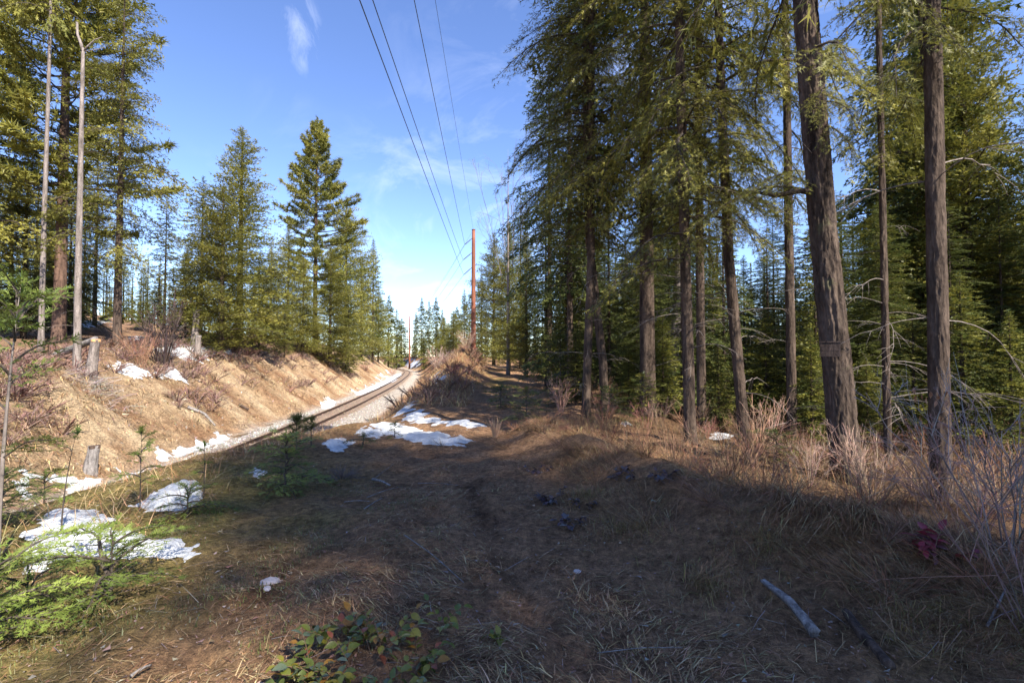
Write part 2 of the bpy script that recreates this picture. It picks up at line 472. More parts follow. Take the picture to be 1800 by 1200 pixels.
def pine_frond(L, sl, r, nn=16, pw=0.07):
    k = 6; ts = np.linspace(0, 1, k)
    AX = np.stack([L * ts, L * 0.1 * (r.random() - .5) * ts, L * (0.30 * ts ** 2 - 0.1 * ts)], -1)
    paths = [AX]
    tips = [AX[-1], AX[-2]]
    for t in np.linspace(0.4, 0.95, max(4, int(L / 0.28))):
        for sg in (-1, 1):
            if r.random() < 0.2: continue
            p = np.array([np.interp(t, ts, AX[:, i]) for i in range(3)])
            e = p + np.array([0.6, sg * (0.5 + 0.4 * r.random()), 0.25 * r.random()]) * L * 0.28 * (1.15 - t) * 1.3
            mid = (p + e) / 2 - [0, 0, 0.02 * L]
            tips += [e, mid + (r.random(3) - .5) * 0.1]
            paths.append(np.stack([p + (e - p) * q for q in np.linspace(0, 1, k)]))
    tips = np.array(tips); n = len(tips)
    d = unit(r.normal(size=(n, nn, 3)) + np.array([0.55, 0, 0.6]))
    d = d.reshape(-1, 3); P = np.repeat(tips, nn, 0) + d * 0.02
    S_ = unit(np.cross(d, r.normal(size=d.shape))); ln = sl * (0.7 + 0.5 * r.random((len(d), 1)))
    T = np.stack([P - S_ * sl * pw, P + S_ * sl * pw, P + d * ln], 1)
    rand = np.repeat(r.random(n), nn)
    wv, wt = tubes(np.array(paths), np.concatenate([[np.linspace(0.012 * L + 0.01, 0.008, k)], np.tile(np.linspace(0.009, 0.005, k), (len(paths) - 1, 1))]), 4)
    return T, rand, wv, wt

def bough_mesh(name, L, sl, nbl, seed, col, col2, **kw):
    r = np.random.default_rng(seed); T, rand, wv, wt = frond(L, sl, nbl, r, **kw)
    mb = MB(); mb.soup(T, col + (col2 - col) * rand[:, None]); mb.add(wv, wt, (0.08, 0.06, 0.05), 1)
    return mb.mesh(name, [M['leaf'], M['twig']])

def rotm(az, pitch, roll=0.0):
    ca, sa = math.cos(az), math.sin(az); cp, sp = math.cos(pitch), math.sin(pitch); cr, sr = math.cos(roll), math.sin(roll)
    Rz = np.array([[ca, -sa, 0], [sa, ca, 0], [0, 0, 1]]); Ry = np.array([[cp, 0, -sp], [0, 1, 0], [sp, 0, cp]]); Rx = np.array([[1, 0, 0], [0, cr, -sr], [0, sr, cr]])
    return Rz @ Ry @ Rx

def crown(name, H, z0, Rmax, spacing, sl, nbl, seed, col, col2, prof=0.75, droop=0.25, hang=0.25, irregular=0.3, pine=False, ratio=None,
          zfine=None, coarse_sl=None, up=35, down=-12, axis=None, gaps=0.0, width=0.4, wfac=0.22, leader=True, bare=0.15, bushy=0.0, lobes=0.25):
    """a conifer crown from z0 to H with radius profile; axis(z)->(x,y) trunk centre"""
    r = np.random.default_rng(seed)
    mb = MB()
    if axis is None: axis = lambda z: (0.0, 0.0)
    Ls = [Rmax * 0.3, Rmax * 0.62, Rmax]
    tmpl = {}
    def get(i, fine, q):
        key = (i, fine, q)
        if key not in tmpl:
            s_ = sl if fine else coarse_sl
            tmpl[key] = pine_frond(Ls[i], s_, r, *((10, 0.025) if Rmax < 1 else (10, 0.095))) if pine else frond(Ls[i], s_, nbl if fine else 1, r, droop * (0.7 + 0.6 * r.random()), hang * (0.7 + 0.6 * r.random()), width, bare, wfac, bushy=bushy)
        return tmpl[key]
    z = z0; az = r.random() * 6.28
    lean_az = r.random() * 6.28
    while z < H - 0.12 * Rmax:
        t = (z - z0) / (H - z0)                     # 0 bottom .. 1 top
        rad = Rmax * (1 - t) ** prof * min(1.0, 0.55 + t * 4.0)
        rad *= 1 + irregular * (r.random() * 2 - 1.15)
        rad *= 1 + 0.18 * irregular * math.cos(az - lean_az)
        rad *= 1 + lobes * 2 * float(vnoise(1.3 * math.cos(az) + 7 + z * 0.55, 1.3 * math.sin(az) + 9 + seed, 5))
        rad = max(rad, 0.10 * Rmax)
        if r.random() > gaps * (0.5 + 0.9 * math.sin(z * 1.7 + seed) ** 2):
            i = int(np.argmin([abs(math.log(rad / l)) for l in Ls]))
            fine = zfine is None or z < zfine
            T, rand, wv, wt = get(i, fine, int(r.integers(3)))
            s_ = rad / Ls[i]
            pit = R(down + (up - down) * t ** 1.3 + (r.random() - 0.5) * 16)
            Rm = rotm(az, pit, (r.random() - 0.5) * 0.5)
            ax = axis(z)
            off = np.array([ax[0], ax[1], z])
            c = col + (col2 - col) * np.clip(rand[:, None] * 0.45 + 0.7 * (r.random() - 0.2), 0, 1)
            c = c * (0.85 + 0.3 * r.random())
            mb.soup((T @ Rm.T) * s_ + off, c, 0)
            mb.add((wv @ Rm.T) * s_ + off, wt, (0.08, 0.06, 0.05), 1)
        az += 2.399 + (r.random() - 0.5) * 0.7
        z += spacing * (0.55 + 0.9 * r.random()) * (0.45 + 0.55 * (1 - t))
    if leader:
        n = 14
        P = np.stack([np.zeros(n), np.zeros(n), np.linspace(H - 0.25 * Rmax, H, n)], 1) + np.array([*axis(H), 0])
        D = unit(r.normal(size=(n, 3)) + np.array([0, 0, 1.2])); T = shoots(P, D, unit(r.normal(size=(n, 3))), np.full(n, sl * 1.2), np.full(n, sl * 0.25), 1, r)
        mb.soup(T, col)
    return mb.mesh(name, [M['leaf'], M['twig']])

def trunk_mesh(name, H, r0, mat, axis=None, nv=24, ns=10, flare=0.35, relief=0.0, top=0.02, seed=0, taper=0.8, z0=-0.35, zbark=60.0):
    r = np.random.default_rng(seed + 500)
    if axis is None: axis = lambda z: (0.0, 0.0)
    if relief > 0:
        zs = np.concatenate([np.linspace(z0, zbark, nv), np.linspace(zbark, H, 8)[1:]]) if H > zbark else np.linspace(z0, H, nv)
    else: zs = z0 + (H - z0) * np.linspace(0, 1, nv) ** 1.15
    th = np.arange(ns) * 2 * np.pi / ns
    Z, TH = np.meshgrid(zs, th, indexing='ij')
    tt = np.clip(Z / H, 0, 1)
    rad = r0 * ((1 - tt) ** taper * (1 - top) + top) + r0 * flare * np.exp(-np.clip(Z + 0.1, 0, None) / (r0 * 1.8)) * (1 + 0.35 * np.cos(TH * 4 + seed))
    if relief > 0:
        u = TH * r0 / 0.055
        ridg = 1 - np.abs(fbm(u + 0.8 * fbm(u * .5, Z * 1.5, seed % 7 + 60, 2), Z * 2.6, seed % 7 + 50, 4, 0.6)) * 3.2
        rad = rad * (1 + 0.05 * fbm(TH * 1.3, Z * 0.8, 77, 2)) + relief * np.clip(ridg, -0.6, 1)
    else: rad = rad * (1 + 0.08 * fbm(np.cos(TH) * 1.5 + 5, Z * 0.7 + np.sin(TH), seed % 7 + 60, 2))
    ax = np.array([axis(z) for z in zs])
    V = np.stack([ax[:, 0:1] + rad * np.cos(TH), ax[:, 1:2] + rad * np.sin(TH), Z], -1).reshape(-1, 3)
    n = len(zs)
    i = np.arange(n - 1)[:, None] * ns; j = np.arange(ns)[None]; j2 = (j + 1) % ns
    a, b, c, d = (i + j).ravel(), (i + j2).ravel(), (i + ns + j2).ravel(), (i + ns + j).ravel()
    e = (n - 1) * ns
    cap = np.array([[e, e + q, e + q + 1] for q in range(1, ns - 1)])
    mb = MB(); mb.add(V, np.concatenate([np.stack([a, b, c], 1), np.stack([a, c, d], 1), cap]), (0.1, 0.08, 0.07), 0, True)
    return mb.mesh(name, mat)

def bare_branch_mesh(name, L, r, curve=0.35, nside=5, rad=0.008, mat=None):
    """a dead, leafless branch along +X drooping, with a few side twigs"""
    k = 8; ts = np.linspace(0, 1, k); paths = []; rr = []
    wob = r.normal(size=(k, 3)) * 0.012 * L
    AX = np.stack([L * ts, 0 * ts, L * (0.12 * ts - curve * ts ** 2)], -1) + wob * ts[:, None]
    paths.append(AX); rr.append(np.linspace(rad, rad * 0.25, k))
    for q in range(nside):
        t = 0.25 + 0.7 * r.random(); p = np.array([np.interp(t, ts, AX[:, i]) for i in range(3)])
        d = unit(np.array([0.7, (r.random() - .5) * 1.8, -0.1 - 0.7 * r.random()])) * L * (0.12 + 0.2 * r.random())
        bend = np.array([0, 0, -0.25 * L * 0.2])
        paths.append(np.stack([p + d * s + bend * s * s for s in ts])); rr.append(np.linspace(rad * 0.5, rad * 0.15, k))
    v, t = tubes(np.array(paths), np.array(rr), 4)
    mb = MB(); mb.add(v, t, (0.2, 0.18, 0.16)); return mb.mesh(name, mat or M['bark_pale'])

def shrub_mesh(name, seed, H, n_stem, spread, levels=2, col=(0.2, 0.13, 0.1), rad=0.006, split=4, arch=0.25, sides=3, straight=1.0, k=6):
    """leafless shrub: arching stems from one base, forking into finer twigs"""
    r = np.random.default_rng(seed); mb = MB(); ts = np.linspace(0, 1, k)
    az = r.random(n_stem) * 6.283; tilt = spread * np.sqrt(r.random(n_stem))
    D = np.stack([np.cos(az) * np.sin(tilt), np.sin(az) * np.sin(tilt), np.cos(tilt)], 1)
    B = np.stack([np.cos(az), np.sin(az), 0 * az], 1) * (0.10 * H * r.random((n_stem, 1)))
    Ln = H * (0.55 + 0.5 * r.random(n_stem)); rr = np.full(n_stem, rad)
    for l in range(levels + 1):
        n = len(B)
        out = unit(np.stack([D[:, 0], D[:, 1], 0 * D[:, 0]], 1))
        bend = (out * 0.5 - np.array([0, 0, 1.0])) * arch * r.random((n, 1)) if l == 0 else r.normal(size=(n, 3)) * 0.16 / straight
        P = B[:, None] + D[:, None] * (Ln[:, None] * ts)[..., None] + bend[:, None] * (Ln[:, None] * ts ** 2)[..., None]
        P += r.normal(size=P.shape) * (0.018 * Ln)[:, None, None] * ts[None, :, None]
        Rr = rr[:, None] * np.linspace(1, 0.4, k)[None]
        v, t = tubes(P, Rr, sides, False)
        c = np.repeat(jit(np.array(col) * (1 + 0.25 * l), n, 0.3, r), k * sides, 0)
        mb.add(v, t, c)
        if l == levels: break
        m = split
        t0 = 0.3 + 0.65 * r.random((n, m)); idx = t0 * (k - 1); i0 = np.clip(idx.astype(int), 0, k - 2); fr = (idx - i0)[..., None]
        ar = np.arange(n)[:, None]
        B2 = P[ar, i0] * (1 - fr) + P[ar, i0 + 1] * fr
        Dd = unit(P[ar, i0 + 1] - P[ar, i0] + 0)
        D2 = unit(Dd + r.normal(size=Dd.shape) * 0.42)
        L2 = (Ln[:, None] * (1.1 - t0) * (0.45 + 0.4 * r.random((n, m))))
        B, D, Ln = B2.reshape(-1, 3), D2.reshape(-1, 3), L2.ravel(); rr = np.repeat(rr * 0.55, m)
    return mb.mesh(name, M['dry'])

# ---------------------------------------------------------------- the ground
def terrain():
    nx, ny = 380, 450
    ux = np.linspace(-1, 1, nx); kx = 6.6
    X = 900 * np.sinh(kx * ux) / math.sinh(kx) - 1.0
    uy = np.linspace(-0.82, 1, ny); ky = 6.4
    Y = 1100 * np.sinh(ky * uy) / math.sinh(ky) + 5.0
    XX, YY = np.meshgrid(X, Y, indexing='ij')
    Z = G(XX, YY)
    s = XX - xt(YY); a = np.abs(s)
    def mixc(base, col, w): return base * (1 - w[..., None]) + np.array(col) * w[..., None]
    n1 = fbm(XX * 0.35, YY * 0.35, 5, 4); n2 = fbm(XX * 1.1, YY * 1.1, 15, 4); n3 = fbm(XX * 0.9, YY * 0.25, 25, 3)
    col = np.broadcast_to(np.array([0.33, 0.21, 0.13]), Z.shape + (3,)).copy()          # brown litter
    # left bank: ochre earth streaked with rust and pale straw, brown brushy shelf above
    slope = sm(3.4, 4.2, -s) * (1 - sm(crest(YY) - 0.8, crest(YY) + 0.3, Z + 0.5 * n1))
    streak = fbm(YY * 0.9 + s * 0.35, s * 0.18, 35, 4, 0.6)
    sc = np.array([0.35, 0.25, 0.16]) + (np.array([0.52, 0.42, 0.29]) - np.array([0.35, 0.25, 0.16])) * sm(-0.25, 0.45, streak)[..., None]
    sc = mixc(sc, (0.25, 0.15, 0.09), sm(0.05, 0.45, n1 - 0.5 * streak))
    col = col * (1 - slope[..., None]) + sc * slope[..., None]
    shelf = sm(5, 8, -s) * (1 - slope)
    col = mixc(col, (0.25, 0.165, 0.115), shelf * 0.9)
    col = mixc(col, (0.30, 0.21, 0.135), shelf * sm(0.0, 0.4, n2) * 0.7)
    # mound on the right of the line
    mnd = sm(3.6, 4.4, s) * sm(16, 26, YY) * (1 - sm(-1.6, -0.4, XX - trail_x(YY)))
    col = mixc(col, (0.23, 0.135, 0.075), mnd * 0.9)
    col = mixc(col, (0.40, 0.28, 0.15), mnd * (1 - sm(4.0, 6.8, s)) * sm(-0.2, 0.3, n2))
    # near slope and path
    nearb = sm(3.6, 4.4, s) * (1 - sm(16, 24, YY)) * (1 - sm(-4.6, -2.4, XX))
    col = mixc(col, (0.22, 0.145, 0.075), nearb)
    moss = sm(-2.0, -3.2, XX + 0.7 * n2 + 0.25 * (YY - 4)) if False else (1 - sm(-2.9, -1.4, XX + 1.3 * n2 + 0.02 * (YY - 3))) * (1 - sm(6.5, 9, YY)) * sm(5.5, 7.5, s)
    col = mixc(col, (0.23, 0.20, 0.075), moss * 0.9)
    path = np.exp(-((XX - trail_x(YY)) / (1.2 + 0.0 * YY)) ** 4) * sm(-2, 1, YY)
    col = mixc(col, (0.33, 0.205, 0.13), path * 0.8)
    col = mixc(col, (0.20, 0.155, 0.06), path * sm(14, 30, YY) * sm(-0.1, 0.25, n2) * 0.8)
    gm = sm(0.12, 0.4, n2) * sm(-1.5, 0.8, XX) * (1 - sm(6, 9, YY))
    col = mixc(col, (0.20, 0.14, 0.07), gm * 0.5)
    rut = np.exp(-((XX - np.interp(YY, [2, 3.2, 5.7, 8], [0.55, 0.2, -0.45, -0.55])) / 0.13) ** 2) * sm(2, 3, YY) * (1 - sm(6, 8, YY))
    col = mixc(col, (0.07, 0.038, 0.024), rut * 0.9 * sm(-0.3, 0.1, n2))
    rut2 = np.exp(-((XX + 1.55 - 0.18 * np.sin(YY)) / 0.22) ** 2) * sm(2, 3, YY) * (1 - sm(7, 10, YY))
    col = mixc(col, (0.11, 0.06, 0.036), rut2 * 0.95 * sm(-0.25, 0.15, n2))
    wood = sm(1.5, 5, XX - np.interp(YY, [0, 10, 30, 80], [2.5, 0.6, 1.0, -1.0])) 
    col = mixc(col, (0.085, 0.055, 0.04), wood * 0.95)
    # ballast
    bal = 1 - sm(3.0, 3.9, a + 0.5 * n2)
    col = mixc(col, (0.39, 0.37, 0.35), bal)
    col = mixc(col, (0.31, 0.225, 0.165), (1 - sm(1.25, 1.7, a)))
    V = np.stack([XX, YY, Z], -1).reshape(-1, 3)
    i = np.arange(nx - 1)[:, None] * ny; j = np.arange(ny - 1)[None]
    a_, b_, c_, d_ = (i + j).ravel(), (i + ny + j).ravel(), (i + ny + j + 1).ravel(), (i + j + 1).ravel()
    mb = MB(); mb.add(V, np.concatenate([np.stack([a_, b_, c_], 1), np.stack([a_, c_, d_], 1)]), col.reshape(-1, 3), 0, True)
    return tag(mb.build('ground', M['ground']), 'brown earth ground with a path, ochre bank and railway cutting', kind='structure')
terrain()

# water standing in the ditch on the far side of the line
def ditch():
    ys = np.linspace(23, 38, 60)
    w = 0.55 + 0.5 * fbm(ys * 0.4, ys * 0, 8, 2)
    w = w * sm(23, 25, ys) * (1 - sm(36, 38, ys)) + 0.05
    cx = xt(ys) - 3.62
    V = np.concatenate([np.stack([cx - w, ys, np.full(60, -3.235)], 1), np.stack([cx + w, ys, np.full(60, -3.235)], 1)])
    i = np.arange(59); mb = MB()
    mb.add(V, np.concatenate([np.stack([i, i + 60, i + 61], 1), np.stack([i, i + 61, i + 1], 1)]))
    tag(mb.build('water', M['water']), 'brown water standing in the ditch beside the track', kind='structure')
ditch()

# ---------------------------------------------------------------- railway
def railway():
    root = empty('railway_track', (float(xt(20)), 20, -2.98))
    tag(root, 'single railway track with rusty rails curving away through the cutting', 'railway track')
    ys = np.concatenate([np.arange(-30, 60, 1.0), np.arange(60, 330, 2.0)])
    cx = xt(ys); tan = np.stack([np.gradient(cx, ys), np.ones_like(ys)], 1); tan /= np.linalg.norm(tan, axis=1, keepdims=True)
    nrm = np.stack([tan[:, 1], -tan[:, 0]], 1)
    prof = np.array([(-0.07, 0), (-0.07, 0.015), (-0.012, 0.03), (-0.012, 0.12), (-0.036, 0.13), (-0.036, 0.17), (0.036, 0.17), (0.036, 0.13), (0.012, 0.12), (0.012, 0.03), (0.07, 0.015), (0.07, 0)])
    base = Vector(root.location)
    for sg in (-1, 1):
        c = np.stack([cx, ys], 1) + nrm * (sg * 0.7535)
        V = np.concatenate([c[:, None, :] + nrm[:, None, :] * prof[None, :, 0:1], np.broadcast_to(prof[None, :, 1:2], (len(ys), 12, 1)) - 2.965 + 0.0], 2)
        V = V - np.array(base)
        i = np.arange(len(ys) - 1)[:, None] * 12; j = np.arange(12)[None]; j2 = (j + 1) % 12
        a, b, c2, d = (i + j).ravel(), (i + j2).ravel(), (i + 12 + j2).ravel(), (i + 12 + j).ravel()
        mb = MB(); mb.add(V.reshape(-1, 3), np.concatenate([np.stack([a, b, c2], 1), np.stack([a, c2, d], 1)]))
        mb.build('rail', M['rail'], root)
    # sleepers
    x, y, z = 1.3, 0.115, 0.09
    q = np.array([(-x, -y, -z), (x, -y, -z), (x, y, -z), (-x, y, -z), (-x, -y + .01, z), (x, -y + .01, z), (x, y - .01, z), (-x, y - .01, z)])
    f = [(0, 1, 5), (0, 5, 4), (1, 2, 6), (1, 6, 5), (2, 3, 7), (2, 7, 6), (3, 0, 4), (3, 4, 7), (4, 5, 6), (4, 6, 7)]
    mb = MB(); mb.add(q, f); me = mb.mesh('sleeper', M['sleeper'])
    y = 14.0; n = 0
    while y < 165 and n < 290:
        o = link('sleeper', me, root)
        xx = float(xt(y)); sl = float((xt(y + .5) - xt(y - .5)))
        o.location = Vector((xx + random.uniform(-.04, .04), y, -3.045 + random.uniform(-.012, .012))) - base
        o.rotation_euler = (0, 0, -math.atan(sl) + random.uniform(-.02, .02))
        y += 0.54; n += 1
    # coarse ballast stones
    r = np.random.default_rng(3); n = 11000
    yy = 14 + 46 * r.random(n) ** 1.5; ss = (r.random(n) * 2 - 1) * 3.3
    xx = xt(yy) + ss; zz = G(xx, yy) + 0.012
    T = r.normal(size=(n, 4, 3)) * 0.032; P = np.stack([xx, yy, zz], 1)
    tet = P[:, None] + T
    tri = np.array([(0, 1, 2), (0, 2, 3), (0, 3, 1), (1, 3, 2)])
    tr = tet[:, tri].reshape(-1, 3, 3)
    cc = jit(np.where((np.abs(ss) < 1.4)[:, None], (0.33, 0.24, 0.18), (0.43, 0.41, 0.39)), n, 0.4, r)
    mb = MB(); mb.soup(tr, np.repeat(cc, 4, 0)); tag(mb.build('gravel', M['dry']), 'pale crushed stone ballast around the rails', 'gravel', kind='stuff')
railway()

# ---------------------------------------------------------------- poles and wires
def pole(d, u, vtop, rb, rt, label, arms):
    x = (u - 900) / F * d
    zb = g1(x, d)
    root = empty('utility_pole', (x, d, zb)); tag(root, label, 'pole', 'rust brown steel poles of the power line')
    top = at(u, vtop, d).z
    H = top - zb
    link('shaft', trunk_mesh('pole_shaft', H, rb, M['rust_steel'], nv=14, ns=12, flare=0.0, top=rt / rb, taper=1.0, z0=-0.5), root)
    mb = MB()
    v, t = tubes(np.array([[(0, 0, H), (0, 0, H + 0.05)]]), np.array([[rt * 1.25, rt * 1.2]]), 12); mb.add(v, t)
    mb.build('top_cap', M['rust_steel'], root)
    for k in range(12):
        mb = MB(); zz = H * 0.35 + k * H * 0.05
        v, t = tubes(np.array([[(rt * (1 if k % 2 else -1), 0, zz), (rt * (1 if k % 2 else -1) * 1.9, 0, zz)]]), np.full((1, 2), 0.012), 5); mb.add(v, t)
        mb.build('step_bolt', M['rust_steel'], root)
    ends = []
    for va, (ue, ve) in arms:
        a = at(u, va, d) - Vector((0.25, 0, 0)) if ue else None
        e = at(ue, ve, d)
        P = np.array([a.lerp(e, q) for q in np.linspace(0, 1, 25)]) - np.array(root.location)
        rad = np.where(np.arange(25) % 2 == 0, 0.035, 0.075); rad[:3] = 0.03; rad[-3:] = 0.03
        v, t = tubes(P[None], rad[None], 8); mb = MB(); mb.add(v, t, (0.1, 0.1, 0.1), 0, True)
        ins = mb.build('insulator_string', M['insulator'], root)
        v, t = tubes(np.array([[P[0] + [0.22, 0, 0.0], P[0]]]), np.full((1, 2), 0.05), 6); mb = MB(); mb.add(v, t); mb.build('bracket', M['rust_steel'], ins)
        ends.append(e)
    return root, top, ends
p1, top1, ends1 = pole(60.0, 832, 404, 0.30, 0.19, 'tall rust brown steel pole standing on the mound beside the path',
                       [(420, (817, 430)), (445, (814, 457)), (471, (815, 483))])
p2, top2, ends2 = pole(190.0, 720, 556, 0.36, 0.24, 'far rust brown steel pole seen where the track bends away',
                       [(562, (716, 566)), (570, (715, 574)), (578, (715, 583))])
def wire(pts, label, rad):
    P = np.array(pts); v, t = tubes(P[None], np.full((1, len(P)), rad), 5)
    mb = MB(); o = P[0].copy(); mb.add(v - o, t); w = mb.build('power_line', M['wire'], None, o)
    tag(w, label, 'wire', 'overhead wires of the power line')
def span(a, b, sag, n=26):
    a, b = Vector(a), Vector(b)
    return [tuple(a.lerp(b, q) - Vector((0, 0, sag * 4 * q * (1 - q)))) for q in np.linspace(0, 1, n)]
sh1 = at(832, 404, 60.0); sh2 = at(720, 556, 190.0)
nearpt = [((728, 0), 17.5), ((655, 0), 15.0), ((632, 0), 12.8), ((765, 0), 20.0)]
lbl = ['upper conductor wire of the line, third from the railway side', 'middle conductor wire, second from the railway side',
       'lowest conductor wire, nearest to the railway side', 'thin shield wire running from the very top of the pole']
for k, (e1, e2) in enumerate(zip(list(ends1) + [sh1], list(ends2) + [sh2])):
    (uu, vv), dd = nearpt[k]
    q = at(uu, vv, dd)
    dy = 60.0 - dd                              # carry the wire on past the camera, rising again to the pole behind
    pts = []
    slope_x = (q.x - e1.x) / (q.y - e1.y)
    for y in np.linspace(-60, 60, 60):
        x = e1.x + slope_x * (y - e1.y)
        # parabola through e1 and q, lowest near y = 5
        A = (e1.z - q.z) / ((60 - 5) ** 2 - (dd - 5) ** 2)
        pts.append((x, y, e1.z + A * ((y - 5) ** 2 - 55 ** 2)))
    far = span(e1, e2, 2.0)
    wire(pts + far[1:], lbl[k], 0.016 if k < 3 else 0.009)

# ---------------------------------------------------------------- trees: library of crowns and trunks
A = np.array
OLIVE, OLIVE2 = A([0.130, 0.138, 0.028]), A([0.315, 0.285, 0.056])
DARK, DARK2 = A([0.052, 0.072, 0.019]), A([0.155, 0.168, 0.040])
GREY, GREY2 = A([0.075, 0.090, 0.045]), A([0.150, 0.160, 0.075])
LIB = {}
def lib(key, H, z0, Rm, r0, bark, n=1, **kw):
    for k in range(n):
        LIB[(key, k)] = (crown(f'{key}_crown', H, z0, Rm, seed=kw.get('seed', 1) + 31 * k + hash_(key), **{a: b for a, b in kw.items() if a != 'seed'}),
                         trunk_mesh(f'{key}_trunk', H, r0, M[bark], nv=18, ns=9, seed=k), H)
def hash_(s): return sum(ord(c) * (i + 1) for i, c in enumerate(s)) % 997
lib('full', 20, 0.9, 4.1, 0.26, 'bark', 2, spacing=0.084, sl=0.195, nbl=1, col=OLIVE, col2=OLIVE2, prof=0.68, droop=0.06, hang=0.12, irregular=0.42, up=42, down=2, width=0.40, wfac=0.36, bushy=0.6, lobes=0.45)
lib('open', 25, 5.0, 3.9, 0.26, 'bark', 1, spacing=0.125, sl=0.18, nbl=1, col=OLIVE, col2=OLIVE2, prof=0.5, droop=0.24, hang=0.6, irregular=0.5, up=28, down=-14, gaps=0.35, width=0.38, wfac=0.36, bushy=0.4, lobes=0.4)
lib('high', 30, 17.5, 2.4, 0.26, 'bark_pale', 1, spacing=0.12, sl=0.22, nbl=1, col=OLIVE, col2=OLIVE2, prof=0.5, droop=0.24, hang=0.6, irregular=0.5, up=28, down=-14, gaps=0.3, width=0.38, wfac=0.48)
lib('pine', 24, 6.0, 3.7, 0.26, 'bark_pine', 1, spacing=0.125, sl=0.34, nbl=1, col=OLIVE, col2=OLIVE2, prof=0.58, irregular=0.42, pine=True, up=45, down=-5, gaps=0.0, lobes=0.4)
lib('slim', 14, 0.9, 2.1, 0.13, 'bark', 2, spacing=0.075, sl=0.19, nbl=1, col=DARK*1.2, col2=OLIVE2*0.9, prof=0.8, droop=0.15, hang=0.2, irregular=0.35, up=38, down=0, width=0.45, wfac=0.45, bushy=0.5)
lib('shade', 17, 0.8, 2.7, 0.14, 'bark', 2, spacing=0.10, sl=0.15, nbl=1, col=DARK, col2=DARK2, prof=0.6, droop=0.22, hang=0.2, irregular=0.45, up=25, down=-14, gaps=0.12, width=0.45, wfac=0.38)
lib('tall', 24, 6.0, 3.0, 0.2, 'bark', 2, spacing=0.12, sl=0.20, nbl=1, col=DARK * 1.1, col2=DARK2 * 1.1, prof=0.55, droop=0.3, hang=0.45, irregular=0.45, up=28, down=-16, gaps=0.2, width=0.38, wfac=0.42)
lib('grey', 16, 2.0, 2.0, 0.13, 'bark', 1, spacing=0.09, sl=0.22, nbl=1, wfac=0.4, col=GREY, col2=GREY2, prof=0.7, droop=0.2, hang=0.3, irregular=0.4, up=30, down=-10, gaps=0.2, width=0.38)
lib('far', 18, 1.0, 2.8, 0.2, 'bark', 2, spacing=0.16, sl=0.5, nbl=1, col=DARK * 1.2, col2=OLIVE2 * 0.85, prof=0.8, droop=0.18, hang=0.3, irregular=0.4, up=35, down=-8, width=0.45, wfac=0.55)

def plant_tree(kind, var, x, y, h, label, group=None, cat='fir tree', name='fir_tree', w=1.0, rz=None, tilt=(0, 0), crown_mat=None):
    cm, tm, H0 = LIB[(kind, var)]
    s = h / H0
    root = empty(name, (x, y, g1(x, y) - 0.02), random.random() * 6.28 if rz is None else rz, (s * w, s * w, s))
    root.rotation_euler.x, root.rotation_euler.y = tilt
    tag(root, label, cat, group)
    link('trunk', tm, root); link('crown', cm, root)
    return root
def tree_px(kind, var, u, d, vtop, label, group=None, **kw):
    x = (u - 900) / F * d
    return plant_tree(kind, var, x, d, at(u, vtop, d).z - g1(x, d), label, group, **kw)

GS = 'firs in the sunlit stand above the railway cutting'
tree_px('full', 0, 420, 48, 222, 'tall bushy fir with a pointed top, left of the pine above the cutting', GS, w=1.3, rz=0.4)
tree_px('full', 1, 388, 43, 322, 'bright olive fir with a leaning trunk in front of the tallest bushy fir', GS, w=1.25, rz=2.0)
tree_px('grey', 0, 352, 62, 312, 'greyish fir half hidden behind the left side of the bushy fir', GS, w=1.5)
tree_px('slim', 0, 325, 52, 430, 'short dark fir at the left end of the sunlit stand', GS, w=1.2)
tree_px('pine', 0, 553, 74, 207, 'tall pine with tufted top standing clear above the cutting', None, cat='pine tree', name='pine_tree', w=1.08, rz=1.0)
tree_px('full', 0, 505, 64, 398, 'broad olive fir filling the gap between bushy fir and pine', GS, w=1.15, rz=0.3)
tree_px('full', 1, 607, 96, 342, 'dense fir close to the right side of the pine', GS, w=0.95, rz=4.0)
tree_px('slim', 1, 655, 126, 420, 'slim grey green fir alone at the right end of the sunlit stand', GS, w=0.95, rz=4.0)
tree_px('slim', 0, 455, 51, 440, 'young olive fir right of the leaning trunk above the bank', GS, w=1.25, rz=1.0)
tree_px('full', 0, 580, 73, 440, 'low bushy fir in front of the pine trunk', GS, w=1.3, rz=3.0)
tree_px('full', 0, 635, 112, 448, 'olive fir with low boughs over the eroded bank', GS, w=1.1, rz=2.2)
tree_px('slim', 1, 500, 57, 528, 'small bright fir clinging to the edge of the eroded bank', GS, w=1.5, rz=2.0)
tree_px('full', 1, 665, 136, 505, 'fir in shade at the foot of the sunlit stand near the bend', GS, w=1.0)
tree_px('far', 0, 683, 152, 520, 'small fir beside the bend of the track, left of the far pole', GS, w=1.0)
tree_px('far', 1, 697, 185, 545, 'farthest small fir left of the far pole', GS, w=0.9)
tree_px('full', 0, 475, 68, 430, 'olive fir seen in the gap left of the pine', GS, w=1.2, rz=1.5)

